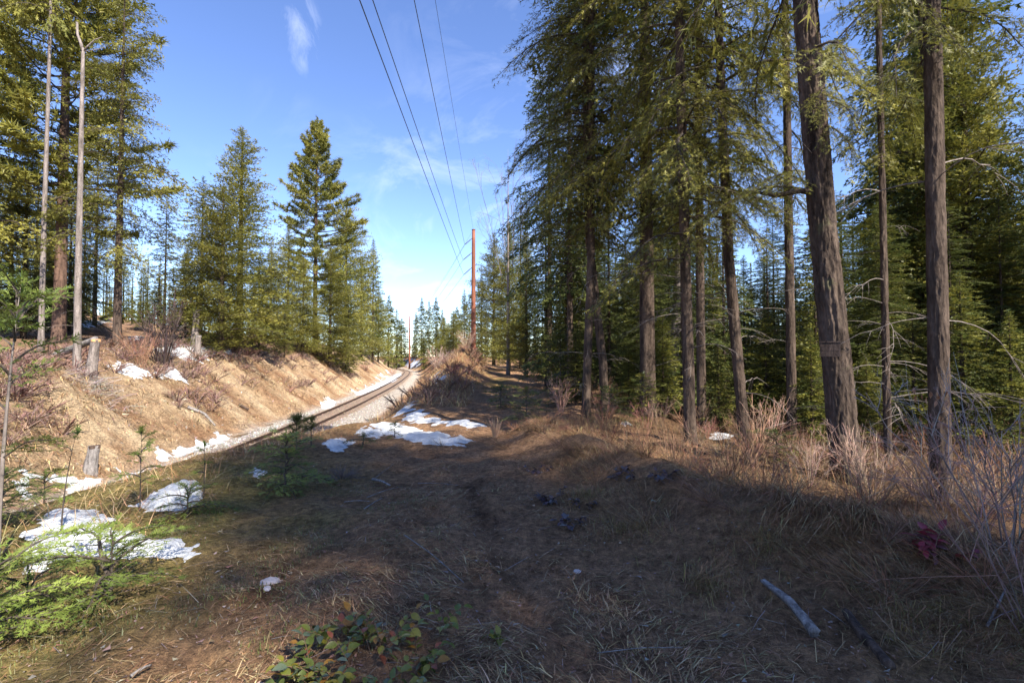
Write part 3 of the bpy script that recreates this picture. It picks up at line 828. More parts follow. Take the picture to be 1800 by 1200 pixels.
tree_px('full', 1, 532, 66, 452, 'olive fir in front of the left side of the pine', GS, w=1.1, rz=0.9)
tree_px('slim', 0, 612, 80, 500, 'small fir on the lip of the eroded bank right of the pine', GS, w=1.5, rz=1.9)
GL = 'trees on the slope at the left edge'
tree_px('open', 0, 205, 33, -40, 'tall open fir with drooping boughs right of the bare snag', GL, w=0.98, rz=0.5)
tree_px('high', 0, 72, 30, -330, 'tall pale trunked fir left of the bare snag, crown above the frame', GL, w=0.75, rz=2.5)
tree_px('pine', 0, 103, 35, -230, 'pine with reddish bark standing behind the bare snag', GL, cat='pine tree', name='pine_tree', w=1.15, rz=3.0)
tree_px('open', 0, -25, 33, -160, 'large bright fir cut off by the left edge of the picture', GL, w=1.1, rz=1.0)
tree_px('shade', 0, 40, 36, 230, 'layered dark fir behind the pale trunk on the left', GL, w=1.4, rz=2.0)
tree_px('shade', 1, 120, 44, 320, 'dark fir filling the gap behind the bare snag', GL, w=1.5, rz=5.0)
tree_px('grey', 0, 288, 50, 348, 'sparse grey fir behind the thicket of bare stems', GL, w=1.25, rz=1.2)
tree_px('open', 0, 165, 50, 240, 'fir further up the slope between snag and open fir', GL, w=0.95, rz=0.2)
tree_px('slim', 1, 250, 58, 470, 'small dark fir low behind the open fir', GL, w=1.4, rz=0.6)
for k, (u, d, vt, kd, vr) in enumerate([(-40, 34, 200, 'shade', 1), (15, 46, 300, 'full', 0), (85, 55, 330, 'full', 0), (145, 60, 340, 'shade', 0), (215, 66, 440, 'slim', 0), (312, 72, 500, 'slim', 1), (270, 75, 500, 'far', 0), (60, 62, 280, 'shade', 1)]):
    tree_px(kd, vr, u, d, vt, ['half hidden fir at the left edge behind the large bright one', 'tall fir deep in the wood beside the layered dark fir', 'tall fir deep in the wood behind the pine with reddish bark', 'dark layered fir deep in the wood behind the open fir', 'small fir on the skyline just right of the open fir trunk', 'small fir on the skyline above the two broken posts', 'small fir on the skyline above the thicket of bare stems', 'layered fir deep in the wood behind the pale trunked fir'][k], 'firs deep in the left wood', w=1.25, rz=k * 1.3)

GF = 'firs beyond the bend of the track'
for k, (u, d, vt, w) in enumerate([(741, 205, 524, 0.85), (754, 215, 530, 0.8), (766, 200, 523, 0.9), (777, 210, 545, 0.9), (731, 230, 548, 0.8), (752, 180, 575, 1.1), (768, 170, 572, 1.1)]):
    tree_px('far', k % 2, u, d, vt, ['leftmost of the tall dark firs beyond the bend of the track', 'second of the tall dark firs beyond the bend, counted from the track', 'tallest dark fir in the clump beyond the bend of the track',
            'dark fir at the right end of the clump beyond the bend', 'small pointed fir close beside the far pole', 'low bright fir in front of the clump beyond the bend, left one', 'low bright fir in front of the clump beyond the bend, right one'][k], GF, w=w, rz=k)
for k, (u, d, vt) in enumerate([(706, 215, 560), (788, 165, 568), (803, 150, 540), (826, 140, 520), (745, 160, 592), (777, 150, 590)]):
    tree_px('far', k % 2, u, d, vt, ['small fir left of the far pole at the end of the track', 'bright fir right of the clump beyond the bend', 'dense fir behind the round bright fir on the mound', 'dense fir rising just behind the tall pole', 'low bushy fir right of the far pole', 'low bushy fir below the clump beyond the bend'][k], GF, w=1.5, rz=k + 0.5)
GR = 'trees along the wood edge right of the pole'
tree_px('slim', 0, 816, 110, 508, 'dark pointed fir just left of the tall pole', GR, w=1.0, rz=1)
tree_px('full', 0, 797, 105, 545, 'round bright fir on the mound left of the tall pole', GR, w=1.5, rz=2)
tree_px('full', 0, 780, 130, 556, 'bright low fir between clump and tall pole', GR, w=1.4, rz=3)
tree_px('slim', 1, 846, 95, 480, 'slim fir right behind the tall pole', GR, w=1.2, rz=3)
tree_px('full', 1, 868, 62, 405, 'olive fir right of the tall pole with grey tips', GR, w=0.95, rz=0.7)
tree_px('full', 0, 895, 46, 388, 'bushy fir between pole and the twin trunked fir', GR, w=0.9, rz=5.7)
tree_px('full', 0, 925, 38, 405, 'fir with boughs to the ground left of the twin trunks', GR, w=0.95, rz=2.7)
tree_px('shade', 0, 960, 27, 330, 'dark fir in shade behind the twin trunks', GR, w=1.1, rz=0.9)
tree_px('tall', 0, 915, 52, 330, 'tall fir with pale trunk showing at its middle, beyond the trail', GR, w=0.9, rz=1.9)

tree_px('tall', 0, 1002, 20, -60, 'tall fir hidden behind the crown of the twin trunks', GR, w=1.0, rz=0.5)
tree_px('tall', 1, 966, 26, 120, 'tall fir at the trail edge left of the twin trunks', GR, w=1.1, rz=1.5)
# dense wood on the right, behind the front trunks
GW = 'firs inside the dense wood on the right'
wood_r = np.random.default_rng(12)
spots = []
tries = 0
while len(spots) < 104 and tries < 4000:
    tries += 1
    d = 13.5 + 42 * wood_r.random() ** 1.3; u = 985 + 830 * wood_r.random()
    x = (u - 900) / F * d
    if all(math.hypot(x - a, d - b) > 1.6 for a, b in spots) and x > 1.8 + 0.02 * d and not (u < 1115 and d < 19):
        spots.append((x, d))
GAPS = [(1046, 'beside the twin trunks on their pole side'), (1137, 'just to the right of the twin trunks'), (1212, 'just left of the trunk with drooping boughs'), (1308, 'between the drooping boughs and the leaning slim trunk'),
        (1390, 'between the leaning slim trunk and the straight dark one'), (1486, 'between the straight dark trunk and the thick one'), (1557, 'between the thick trunk and the thin one'), (1648, 'between the thin trunk and the rightmost one'), (1740, 'just right of the rightmost trunk'), (9999, 'at the right edge past the rightmost trunk')]
ORD = ['nearest', 'second nearest', 'third nearest', 'fourth nearest', 'fifth nearest', 'sixth nearest', 'seventh nearest', 'eighth nearest', 'ninth nearest', 'tenth nearest', 'eleventh nearest', 'twelfth nearest', 'thirteenth nearest', 'fourteenth nearest', 'fifteenth nearest', 'sixteenth nearest', 'farthest']
spots.sort(key=lambda p: p[1]); gap_n = {}
for k, (x, y) in enumerate(spots):
    gap = next(t for lim, t in GAPS if 900 + F * x / y < lim); gap_n[gap] = gap_n.get(gap, 0) + 1
    wlabel = f'{ORD[min(gap_n[gap], 17) - 1]} background fir {gap}'
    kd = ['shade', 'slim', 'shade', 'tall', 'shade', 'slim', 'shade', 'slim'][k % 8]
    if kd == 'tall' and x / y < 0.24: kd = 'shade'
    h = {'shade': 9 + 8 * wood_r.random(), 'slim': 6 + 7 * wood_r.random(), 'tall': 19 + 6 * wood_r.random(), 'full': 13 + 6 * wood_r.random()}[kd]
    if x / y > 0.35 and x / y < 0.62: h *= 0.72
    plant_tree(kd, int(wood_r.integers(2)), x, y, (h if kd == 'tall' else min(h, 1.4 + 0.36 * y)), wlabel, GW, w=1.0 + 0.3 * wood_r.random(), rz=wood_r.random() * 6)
# small firs of the understory, one in each gap between the front trunks
for k, ((lim, gap), d) in enumerate(zip(GAPS, [16.5, 17.0, 15.0, 13.5, 14.5, 12.0, 12.5, 11.0, 10.5, 10.0])):
    u = [1012, 1105, 1165, 1262, 1345, 1425, 1522, 1605, 1690, 1775][k]
    x = (u - 900) / F * d
    plant_tree('slim', k % 2, x, d, [2.6, 2.0, 3.0, 2.4, 3.4, 2.8, 2.2, 3.2, 3.8, 3.0][k], f'small understory fir {gap}', 'small firs under the wood edge', w=1.7, rz=k * 1.1)
# the light gap firs that stand out
tree_px('shade', 0, 1470, 15, 330, 'sunlit layered fir right behind the thick trunk with the board', 'lit firs behind the front trunks', w=1.0, rz=0.4)
tree_px('shade', 1, 1350, 17, 395, 'sunlit layered fir between the leaning trunk and the slim straight trunk', 'lit firs behind the front trunks', w=1.2, rz=2.4)
tree_px('full', 1, 1705, 16.5, -30, 'large fir with sunlit slanting crown at the right edge', None, w=1.05, rz=1.4)
tree_px('shade', 1, 1825, 15, 170, 'dark fir cut off by the right edge of the picture', None, w=1.1, rz=0.4)

# trees standing behind and right of the viewer, shading the path
GB = 'firs behind the viewpoint shading the path'
for k, (q, r_) in enumerate([(3.1, 17), (4.9, 20), (2.5, 22), (4.0, 25.5), (5.5, 28), (3.1, 29), (1.9, 31), (4.6, 32)]):
    x, y = q * 0.766 + r_ * 0.643, q * 0.643 - r_ * 0.766
    plant_tree('tall', k % 2, x, y, 29 + 2.5 * (k % 3), 'tall fir behind the viewpoint casting shade over the path', GB, w=0.95, rz=k * 0.7)

# ---------------------------------------------------------------- near trees on the right
_nb = np.random.default_rng(77)
DEAD = [bare_branch_mesh('bare_branch', 0.7 + 0.25 * k, _nb, 0.15 + 0.16 * (k % 4), 2 + k, 0.006 + 0.001 * k) for k in range(6)]
def near_tree(u0, d, H, r0, pts, label, cz0, Rm, seed, bark='bark', relief=0.010, ns=40, nv=140, zfine=None, dead=0, spacing=0.20, zdead=(0.6, 5.0), name='fir_tree', gaps=0.15, col=OLIVE * 0.74, col2=OLIVE2 * 0.9, dlen=1.0, sl=0.088, down=-22):
    """pts: list of (z, x offset, y offset) of the trunk axis"""
    x = (u0 - 900) / F * d
    root = empty(name, (x, d, g1(x, d) - 0.03)); tag(root, label, 'fir tree', 'front trunks at the wood edge')
    zz = [p[0] for p in pts]; ox = [p[1] for p in pts]; oy = [p[2] for p in pts]
    ax = lambda z: (float(np.interp(z, zz, ox)), float(np.interp(z, zz, oy)))
    link('trunk', trunk_mesh('near_trunk', H, r0, M[bark], ax, nv=nv, ns=ns, flare=0.45, relief=relief, seed=seed, taper=0.7, zbark=min(H, EYE + 0.78 * d)), root)
    link('crown', crown('near_crown', H, cz0, Rm, spacing, sl, 3 if d < 11 else 2, seed, col, col2, prof=0.5, droop=0.34, hang=0.55, irregular=0.45, zfine=zfine or 2.4 + 0.74 * d, coarse_sl=0.3, up=25, down=down, axis=ax, gaps=gaps, width=0.40, wfac=0.17, bare=0.12, bushy=0.12), root)
    r = np.random.default_rng(seed + 9)
    for k in range(dead):
        z = zdead[0] + (zdead[1] - zdead[0]) * r.random(); a = ax(z); az = r.random() * 6.28
        rr = r0 * (1 - z / H) ** 0.7 * 0.9
        o = link('bare_branch', DEAD[int(r.integers(6))], root, (a[0] + rr * math.cos(az), a[1] + rr * math.sin(az), z))
        o.rotation_euler = (r.random() - .5, (r.random() - 0.6) * 0.5, az); s = (0.5 + 0.7 * r.random()) * dlen; o.scale = (s, s, s)
    return root
def straight(H, bx=0.0): return [(0, 0, 0), (H * 0.4, bx * 0.4, 0), (H, bx, 0)]
near_tree(1029, 14.2, 21, 0.118, [(0, 0, 0), (4.5, 0.17, 0), (21, 0.3, 0)], 'left of the twin trunks that cross below the tall left crown', 5.2, 2.3, 101, dead=8, ns=24, nv=100, spacing=0.11, sl=0.11, down=-14, gaps=0.05)
near_tree(1063, 14.6, 22, 0.122, [(0, 0, 0), (1.5, -0.06, 0), (5, -0.44, 0), (9, -0.5, 0), (22, -0.4, 0)], 'right of the twin trunks, paler and leaning left', 5.0, 2.2, 102, dead=8, ns=24, nv=100, spacing=0.11, sl=0.11, down=-14, gaps=0.05)
drooping = near_tree(1212, 10.0, 22, 0.108, [(0, 0, 0), (7, -0.12, 0), (22, -0.3, 0)], 'trunk with long drooping dark boughs, lit on its right side', 3.9, 2.5, 103, dead=14, zdead=(1.5, 4.5), spacing=0.13, col=OLIVE * 0.7, col2=OLIVE2 * 0.9)
near_tree(1308, 10.5, 22, 0.108, [(0, 0, 0), (4, -0.30, 0), (8, -0.42, 0), (22, -0.6, 0)], 'slim trunk leaning left, right of the trunk with drooping boughs', 4.6, 2.3, 104, dead=14, zdead=(1.0, 4.5), spacing=0.17)
near_tree(1390, 12.0, 24, 0.105, straight(24), 'slim straight dark trunk left of the thick trunk', 5.8, 2.2, 105, dead=6, spacing=0.24, gaps=0.25)
big = near_tree(1486, 7.0, 26, 0.168, [(0, 0, 0), (1.8, -0.14, 0), (3.5, -0.28, 0), (6.5, -0.46, 0), (26, -0.9, 0)], 'thick furrowed trunk with a weathered board nailed to it', 5.4, 2.6, 106, 'bark_big', 0.022, 90, 260, dead=4, zdead=(2.0, 5.5), spacing=0.30, gaps=0.25)
near_tree(1557, 9.2, 20, 0.058, straight(20), 'thin trunk with curved bare branches between the thick trunk and the rightmost one', 5.6, 1.7, 107, dead=24, zdead=(0.4, 5.0), spacing=0.26, gaps=0.3, dlen=0.9)
near_tree(1648, 6.5, 25, 0.110, straight(25, 0.15), 'tall straight trunk nearest the right edge, lit on its right', 5.6, 2.4, 108, 'bark', 0.010, 64, 260, dead=8, zdead=(0.8, 5.5), spacing=0.3, gaps=0.3)
near_tree(1178, 18.0, 20, 0.17, [(0, 0, 0), (5, 0.35, 0), (20, 0.6, 0)], 'pale trunk further back between the twin trunks and the drooping boughs', 6.5, 2.0, 109, 'bark_pale', 0.004, 20, 60, dead=8, spacing=0.26)
near_tree(1232, 13.5, 20, 0.12, straight(20), 'slim brown trunk in shade behind the drooping boughs', 5.5, 1.9, 110, 'bark', 0.006, 20, 80, dead=12, spacing=0.28)

def add_bough(root, me, z, x, y, az, pitch, s=1.0, name='bough'):
    o = link(name, me, root, (x, y, z)); o.rotation_euler = (0, -R(pitch), R(az)); o.scale = (s, s, s)
BG = [bough_mesh('bough', 1.7, 0.075, 3, 900 + k, OLIVE * 0.75, OLIVE2 * 0.95, droop=0.3, hang=0.5, width=0.42, bare=0.1, wfac=0.15, bushy=0.12) for k in range(3)]
for k, (z, az, pt, s_) in enumerate([(4.4, -40, -15, 1.2), (4.8, -75, -8, 1.25), (5.3, -110, -12, 1.2), (5.7, -55, 0, 1.15), (4.1, -150, -18, 1.35), (6.2, -85, 5, 1.1), (5.0, -15, -10, 1.2), (3.6, -165, -14, 1.3), (6.6, -30, 5, 1.1)]):
    add_bough(drooping, BG[k % 3], z, -0.08, 0, az, pt, s_)
for k, (z, az, pt, s_) in enumerate([(4.0, 178, -2, 0.95), (5.15, -95, -30, 0.62), (4.85, -80, -42, 0.6), (5.3, -120, -25, 0.6), (4.05, -150, 2, 0.8)]):
    add_bough(big, BG[k % 3], z, -0.32 + (-0.12 if k in (0, 4) else 0), 0 if k in (0, 4) else -0.1, az, pt, s_)
_P = np.array([(-0.30, 0, 3.95), (-0.6, -0.03, 3.98), (-0.95, -0.05, 3.9), (-1.35, -0.04, 3.98)]); _v, _t = tubes(_P[None], np.array([[0.06, 0.04, 0.03, 0.012]]), 8)
_mb = MB(); _mb.add(_v, _t, (0.1, 0.1, 0.1), 0, True); _mb.build('limb', M['bark'], big)

# weathered board nailed to the thick trunk
def board():
    c = at(1459, 613, 6.70)
    root = empty('wooden_board', c, R(-28)); tag(root, 'small weathered dark board nailed to the thick trunk', 'board')
    def bx(w, h, t, x, z, y, name, mat):
        q = np.array([(sx * w / 2 + x, sy * t / 2 + y, sz * h / 2 + z) for sx in (-1, 1) for sy in (-1, 1) for sz in (-1, 1)])
        f = [(0, 1, 3), (0, 3, 2), (4, 6, 7), (4, 7, 5), (0, 4, 5), (0, 5, 1), (2, 3, 7), (2, 7, 6), (0, 2, 6), (0, 6, 4), (1, 5, 7), (1, 7, 3)]
        mb = MB(); mb.add(q, f); mb.build(name, mat, root)
    for k in range(3): bx(0.225, 0.052, 0.02, 0.003 * k, -0.056 + 0.056 * k, 0, 'plank', M['dark_wood'])
    bx(0.245, 0.016, 0.03, 0, 0.092, -0.004, 'rail', M['dark_wood']); bx(0.245, 0.016, 0.03, 0, -0.092, -0.004, 'rail', M['dark_wood'])
board()

# bare birch-like tree behind the twin trunks, snag, stumps
def wood_tree(name, label, cat, x, y, mesh, s=1, rz=0, tilt=(0, 0), group=None):
    o = link(name, mesh, None, (x, y, g1(x, y) - 0.03)); o.rotation_euler = (tilt[0], tilt[1], rz); o.scale = (s,) * 3
    return tag(o, label, cat, group)
def bare_tree():
    x, d = (893 - 900) / F * 40, 40
    root = empty('bare_tree', (x, d, g1(x, d))); tag(root, 'leafless pale tree with fine twigs left of the twin trunked fir', 'bare tree')
    H = at(893, 262, d).z - g1(x, d)
    link('trunk', trunk_mesh('bare_trunk', H, 0.14, M['bark_pale'], nv=12, ns=8, taper=0.9), root)
    c = shrub_mesh('bare_crown', 5, H * 0.6, 7, 0.25, 3, (0.12, 0.105, 0.10), 0.024, 4, 0.05)
    link('crown', c, root, (0, 0, H * 0.42))
bare_tree()
def snag():
    d = 26.5; x = (136 - 900) / F * d; zb = g1(x, d)
    root = empty('dead_snag', (x, d, zb)); tag(root, 'bare pale dead trunk with a crooked broken top', 'dead tree')
    zt = at(130, 85, d).z - zb
    ax = lambda z: (float(np.interp(z, [0, 4, zt], [0, -0.05, -0.10])), 0.0)
    link('trunk', trunk_mesh('snag_trunk', zt, 0.18, M['bark_pale'], ax, nv=40, ns=14, relief=0.006, top=0.42, taper=1.0), root)
    top = Vector((*ax(zt), zt))
    def limb(pts, r0, r1, nm='limb'):
        P = np.array(pts); v, t = tubes(P[None], np.linspace(r0, r1, len(P))[None], 8); mb = MB(); mb.add(v, t, (0.3, 0.27, 0.25), 0, True); mb.build(nm, M['bark_pale'], root)
    limb([top - Vector((0, 0, .2)), top + Vector((-0.12, 0, 0.25)), top + Vector((-0.32, 0, 0.75)), top + Vector((-0.36, 0, 1.4))], 0.085, 0.05)
    limb([top - Vector((0, 0, .2)), top + Vector((0.25, 0, 0.12)), top + Vector((0.6, 0, 0.45)), top + Vector((1.0, 0, 0.6))], 0.05, 0.015)
    limb([top - Vector((0, 0, .2)), top + Vector((0.4, 0.1, -0.05)), top + Vector((1.1, 0.1, 0.1))], 0.03, 0.012)
    r = np.random.default_rng(4)
    for k in range(16):
        z = 1 + (zt - 2) * r.random(); az = r.random() * 6.28
        o = link('bare_branch', DEAD[int(r.integers(6))], root, (ax(z)[0] + .15 * math.cos(az), .15 * math.sin(az), z)); o.rotation_euler = (0, 0, az); o.scale = (0.8,) * 3
snag()
# pale bark for the fir left of the snag and grey stems
for o in [o for o in C.objects if o.get('label', '').startswith('tall pale trunked fir')]:
    for ch in o.children:
        if ch.name.startswith('trunk'):
            ch.data = trunk_mesh('pale_trunk', 30, 0.19, M['bark_pale'], lambda z: (0.1 * math.sin(z * .3), 0), nv=24, ns=12)

# ---------------------------------------------------------------- far wood that reads as one mass
def far_wood():
    r = np.random.default_rng(99); mb = MB()
    def area(n, x0, x1, y0, y1, h0, h1, cond, col, col2):
        k = 0; m = 0
        while k < n and m < n * 20:
            m += 1
            x, y = x0 + (x1 - x0) * r.random(), y0 + (y1 - y0) * r.random()
            if not cond(x, y): continue
            k += 1
            H = h0 + (h1 - h0) * r.random(); Rm = H * (0.11 + 0.06 * r.random()); nb = 115
            t = r.random(nb) ** 0.8; az = r.random(nb) * 6.283
            rad = Rm * (1 - t) ** 0.8 * (0.5 + 0.6 * r.random(nb))
            b = np.stack([0 * t, 0 * t, t * H * 0.97 + 0.3], 1); o = np.stack([np.cos(az), np.sin(az), -0.25 + 0.6 * t], 1)
            sd = np.stack([-np.sin(az), np.cos(az), 0 * az], 1)
            T = np.stack([b + o * (rad * 0.25)[:, None] + sd * (rad * 0.3 + .12)[:, None], b + o * (rad * 0.25)[:, None] - sd * (rad * 0.3 + .12)[:, None], b + o * rad[:, None] * 1.15 - np.array([0, 0, 0.12])], 1)
            base = np.array([x, y, g1(x, y)])
            c = col + (col2 - col) * r.random((nb, 1))
            mb.soup(T + base, c * (0.8 + 0.4 * r.random()))
            v, tt = tubes(np.array([[base, base + [0, 0, H * 0.95]]]), np.array([[0.16, 0.03]]), 5); mb.add(v, tt, (0.07, 0.05, 0.04))
    area(480, 9, 110, 32, 150, 9, 16, lambda x, y: x > 0.10 * y + 3, DARK, DARK2)
    area(130, -3, 60, 62, 200, 12, 20, lambda x, y: x > -0.075 * y + 2 and x < 0.25 * y, DARK * 1.2, OLIVE2 * 0.8)
    area(220, -150, -30, 60, 190, 8, 12, lambda x, y: x - float(xt(y)) < -22, DARK * 1.2, OLIVE2 * 0.8)
    area(120, -90, 10, 235, 330, 13, 19, lambda x, y: abs(x - float(xt(y))) > 8, DARK * 1.3, GREY2)
    area(40, 14, 40, 3, 30, 12, 18, lambda x, y: x > y + 6, DARK, DARK2)
    tag(mb.build('forest', M['leaf']), 'far conifer forest closing the view behind the nearer trees', 'forest', kind='stuff')
far_wood()

# ---------------------------------------------------------------- snow patches
def snow(poly, label, thick=0.07, seed=0, res=0.12, wob=0.5, group='old snow patches', hole=0.06):
    P = np.array([hit(u, v) for u, v in poly]); n = len(P)
    mn, mx = P.min(0), P.max(0); ext = max(mx - mn)
    pad = 0.15 * ext; step = max(ext / 110, 0.02)
    X = np.arange(mn[0] - pad, mx[0] + pad, step); Y = np.arange(mn[1] - pad, mx[1] + pad, step)
    XX, YY = np.meshgrid(X, Y, indexing='ij')
    f = 3.5 / max(0.3, 0.25 * min(mx - mn) + 0.2)
    wx = XX + wob * fbm(XX * f, YY * f, 61 + seed % 5, 4, 0.6) / f * 2; wy = YY + wob * fbm(XX * f + 40, YY * f, 66 + seed % 5, 4, 0.6) / f * 2
    ins = np.zeros(XX.shape, bool); dist = np.full(XX.shape, 1e9)
    for k in range(n):
        ax, ay = P[k]; bx, by = P[(k + 1) % n]
        c = ((ay > wy) != (by > wy)) & (wx < (bx - ax) * (wy - ay) / (by - ay + 1e-12) + ax); ins ^= c
        dx, dy = bx - ax, by - ay
        t = np.clip(((wx - ax) * dx + (wy - ay) * dy) / (dx * dx + dy * dy + 1e-12), 0, 1)
        dist = np.minimum(dist, np.hypot(wx - ax - t * dx, wy - ay - t * dy))
    sd = np.where(ins, dist, -dist)
    if hole > 0: sd = sd - hole * np.clip(fbm(XX * f * 0.35, YY * f * 1.6, 71 + seed % 5, 3) , 0, 1) * 2.2
    edge = min(0.35, 0.22 * min(mx - mn) + 0.03)
    h = thick * np.sqrt(np.clip(sd / edge, 0, 1)) * (1 + 0.5 * fbm(XX * f, YY * f, 80, 3)) - 0.03
    Zs = G(XX, YY) + h
    ny = len(Y); keep = sd > -step * 1.5
    i, j = np.meshgrid(np.arange(len(X) - 1), np.arange(ny - 1), indexing='ij')
    ok = (keep[:-1, :-1] | keep[1:, :-1] | keep[:-1, 1:] | keep[1:, 1:])
    i, j = i[ok], j[ok]
    if len(i) == 0: return
    a, b, c, d = i * ny + j, (i + 1) * ny + j, (i + 1) * ny + j + 1, i * ny + j + 1
    F_ = np.concatenate([np.stack([a, b, c], 1), np.stack([a, c, d], 1)])
    used = np.unique(F_); mp_ = np.full(XX.size, -1); mp_[used] = np.arange(len(used))
    V = np.stack([XX, YY, Zs], -1).reshape(-1, 3)[used]; ctr = V.mean(0)
    mb = MB(); mb.add(V - ctr, mp_[F_], (0.8, 0.8, 0.8), 0, True)
    tag(mb.build('snow_patch', M['snow'], None, ctr), label, 'snow', group)
snow([(30, 990), (45, 935), (70, 905), (110, 893), (170, 898), (205, 915), (215, 935), (260, 940), (300, 943), (330, 950), (365, 957), (350, 975), (330, 990), (300, 985), (250, 985), (180, 980), (110, 990), (70, 1010), (45, 1018)], 'largest snow patch among the young firs at the lower left', 0.10, 1, wob=0.35, hole=0.0)
snow([(225, 892), (255, 872), (300, 850), (345, 845), (358, 870), (350, 885), (310, 905), (270, 900)], 'rounded snow patch beside the near edge of the cutting', 0.10, 2, wob=0.35, hole=0.0)
snow([(435, 828), (455, 822), (470, 828), (466, 838), (450, 842)], 'tiny snow patch beside the dark young fir', 0.07, 3)
snow([(20, 845), (60, 830), (110, 833), (150, 838), (195, 838), (190, 848), (120, 856), (60, 860), (20, 862)], 'long snow strip at the left edge near the track', 0.09, 4)
snow([(655, 745), (690, 742), (730, 752), (790, 765), (830, 770), (832, 782), (790, 786), (740, 784), (700, 775), (670, 762)], 'streaky snow across the path at the dip', 0.08, 5, hole=0.10)
snow([(685, 722), (705, 715), (740, 722), (775, 735), (810, 742), (850, 742), (830, 752), (790, 752), (750, 745), (715, 735), (690, 732)], 'curved snow band at the foot of the mound', 0.09, 6, hole=0.06)
snow([(620, 755), (640, 748), (680, 760), (665, 772), (635, 768)], 'small snow patch beside the pale streak on the path edge', 0.07, 7)
snow([(560, 780), (600, 768), (625, 780), (612, 795), (580, 795)], 'snow patch near the pine saplings at the cutting edge', 0.07, 8, hole=0.03)
snow([(268, 808), (300, 795), (340, 780), (385, 765), (410, 763), (405, 775), (370, 785), (330, 800), (290, 815)], 'long snow strip along the ditch beside the near rails', 0.12, 9)
snow([(215, 830), (235, 824), (248, 830), (240, 838), (222, 840)], 'small snow patch at the ditch left of the rails', 0.1, 10)
snow([(563, 708), (578, 700), (590, 706), (585, 716), (570, 720)], 'snow lump beside the ditch below the eroded bank', 0.2, 11)
snow([(625, 690), (650, 680), (662, 676), (668, 681), (650, 688), (632, 696)], 'snow bank along the left ballast edge before the bend', 0.2, 12)
snow([(665, 675), (685, 664), (697, 656), (703, 660), (690, 670), (672, 680)], 'snow bank along the ballast near the bend', 0.2, 13)
snow([(694, 641), (715, 636), (735, 636), (738, 641), (728, 647), (712, 642)], 'bright snow bank on the outside of the bend', 0.25, 14)
snow([(190, 645), (215, 640), (245, 650), (270, 652), (300, 650), (320, 652), (330, 675), (310, 668), (280, 662), (250, 665), (210, 658)], 'ragged snow strip across the shelf above the bank', 0.12, 15, wob=0.6)
snow([(275, 615), (300, 605), (330, 610), (370, 612), (400, 620), (370, 628), (330, 632), (300, 628), (280, 622)], 'wide snow patch beside the two broken posts', 0.12, 16, wob=0.6)
snow([(380, 615), (408, 613), (405, 622), (385, 622)], 'snow scrap right of the broken posts', 0.12, 17)
snow([(145, 568), (165, 563), (185, 568), (175, 573), (150, 573)], 'snow streak behind the dead snag', 0.12, 18)
snow([(222, 592), (240, 588), (252, 594), (236, 600)], 'snow scrap at the foot of the open fir', 0.1, 19)
snow([(760, 664), (772, 662), (786, 668), (790, 672), (770, 670)], 'thin snow streak on the mound top', 0.1, 20)
snow([(1240, 768), (1262, 760), (1290, 757), (1300, 762), (1285, 770), (1255, 773)], 'snow patch on the wood floor by the leaning trunk', 0.08, 21)
snow([(1085, 745), (1100, 740), (1112, 746), (1098, 750)], 'small snow patch behind the twin trunks', 0.08, 22)
snow([(0, 538), (18, 528), (35, 534), (26, 544), (8, 546)], 'snow patch high on the slope at the left edge', 0.15, 23)

# ---------------------------------------------------------------- ground cover that nobody could count
def blades(mb, P, az, ln, wd, col, elev, curl, r):
    """ribbons of three triangles; elev = start angle above ground, curl = how far it bends down"""
    n = len(P); e0 = elev; e1 = elev - curl
    h = np.stack([np.cos(az), np.sin(az), 0 * az], 1); up = np.array([0, 0, 1.0]); sd = np.stack([-np.sin(az), np.cos(az), 0 * az], 1)
    d0 = h * np.cos(e0)[:, None] + up * np.sin(e0)[:, None]; d1 = h * np.cos(e1)[:, None] + up * np.sin(e1)[:, None]
    m = P + d0 * (ln * 0.5)[:, None]; t = m + d1 * (ln * 0.5)[:, None]; w = (wd * 0.5)[:, None]
    V = np.stack([P - sd * w, P + sd * w, m - sd * w * 0.8, m + sd * w * 0.8, t], 1).reshape(-1, 3)
    f = (np.array([(0, 1, 3), (0, 3, 2), (2, 3, 4)])[None] + (np.arange(n) * 5)[:, None, None]).reshape(-1, 3)
    mb.add(V, f, np.repeat(col, 5, 0))
def ground_pts(x, y, dz=0.0): return np.stack([x, y, G(x, y) + dz], 1)
STRAW, TAN, RUST, BROWN = A([0.43, 0.31, 0.165]), A([0.50, 0.35, 0.18]), A([0.33, 0.17, 0.08]), A([0.20, 0.115, 0.06])
def mixcol(r, n, *cols):
    c = np.array(cols); i = r.integers(len(cols), size=n); return jit(c[i], n, 0.35, r)
def slope_clear(x, y): s = x - xt(y); return np.abs(s) > 3.8

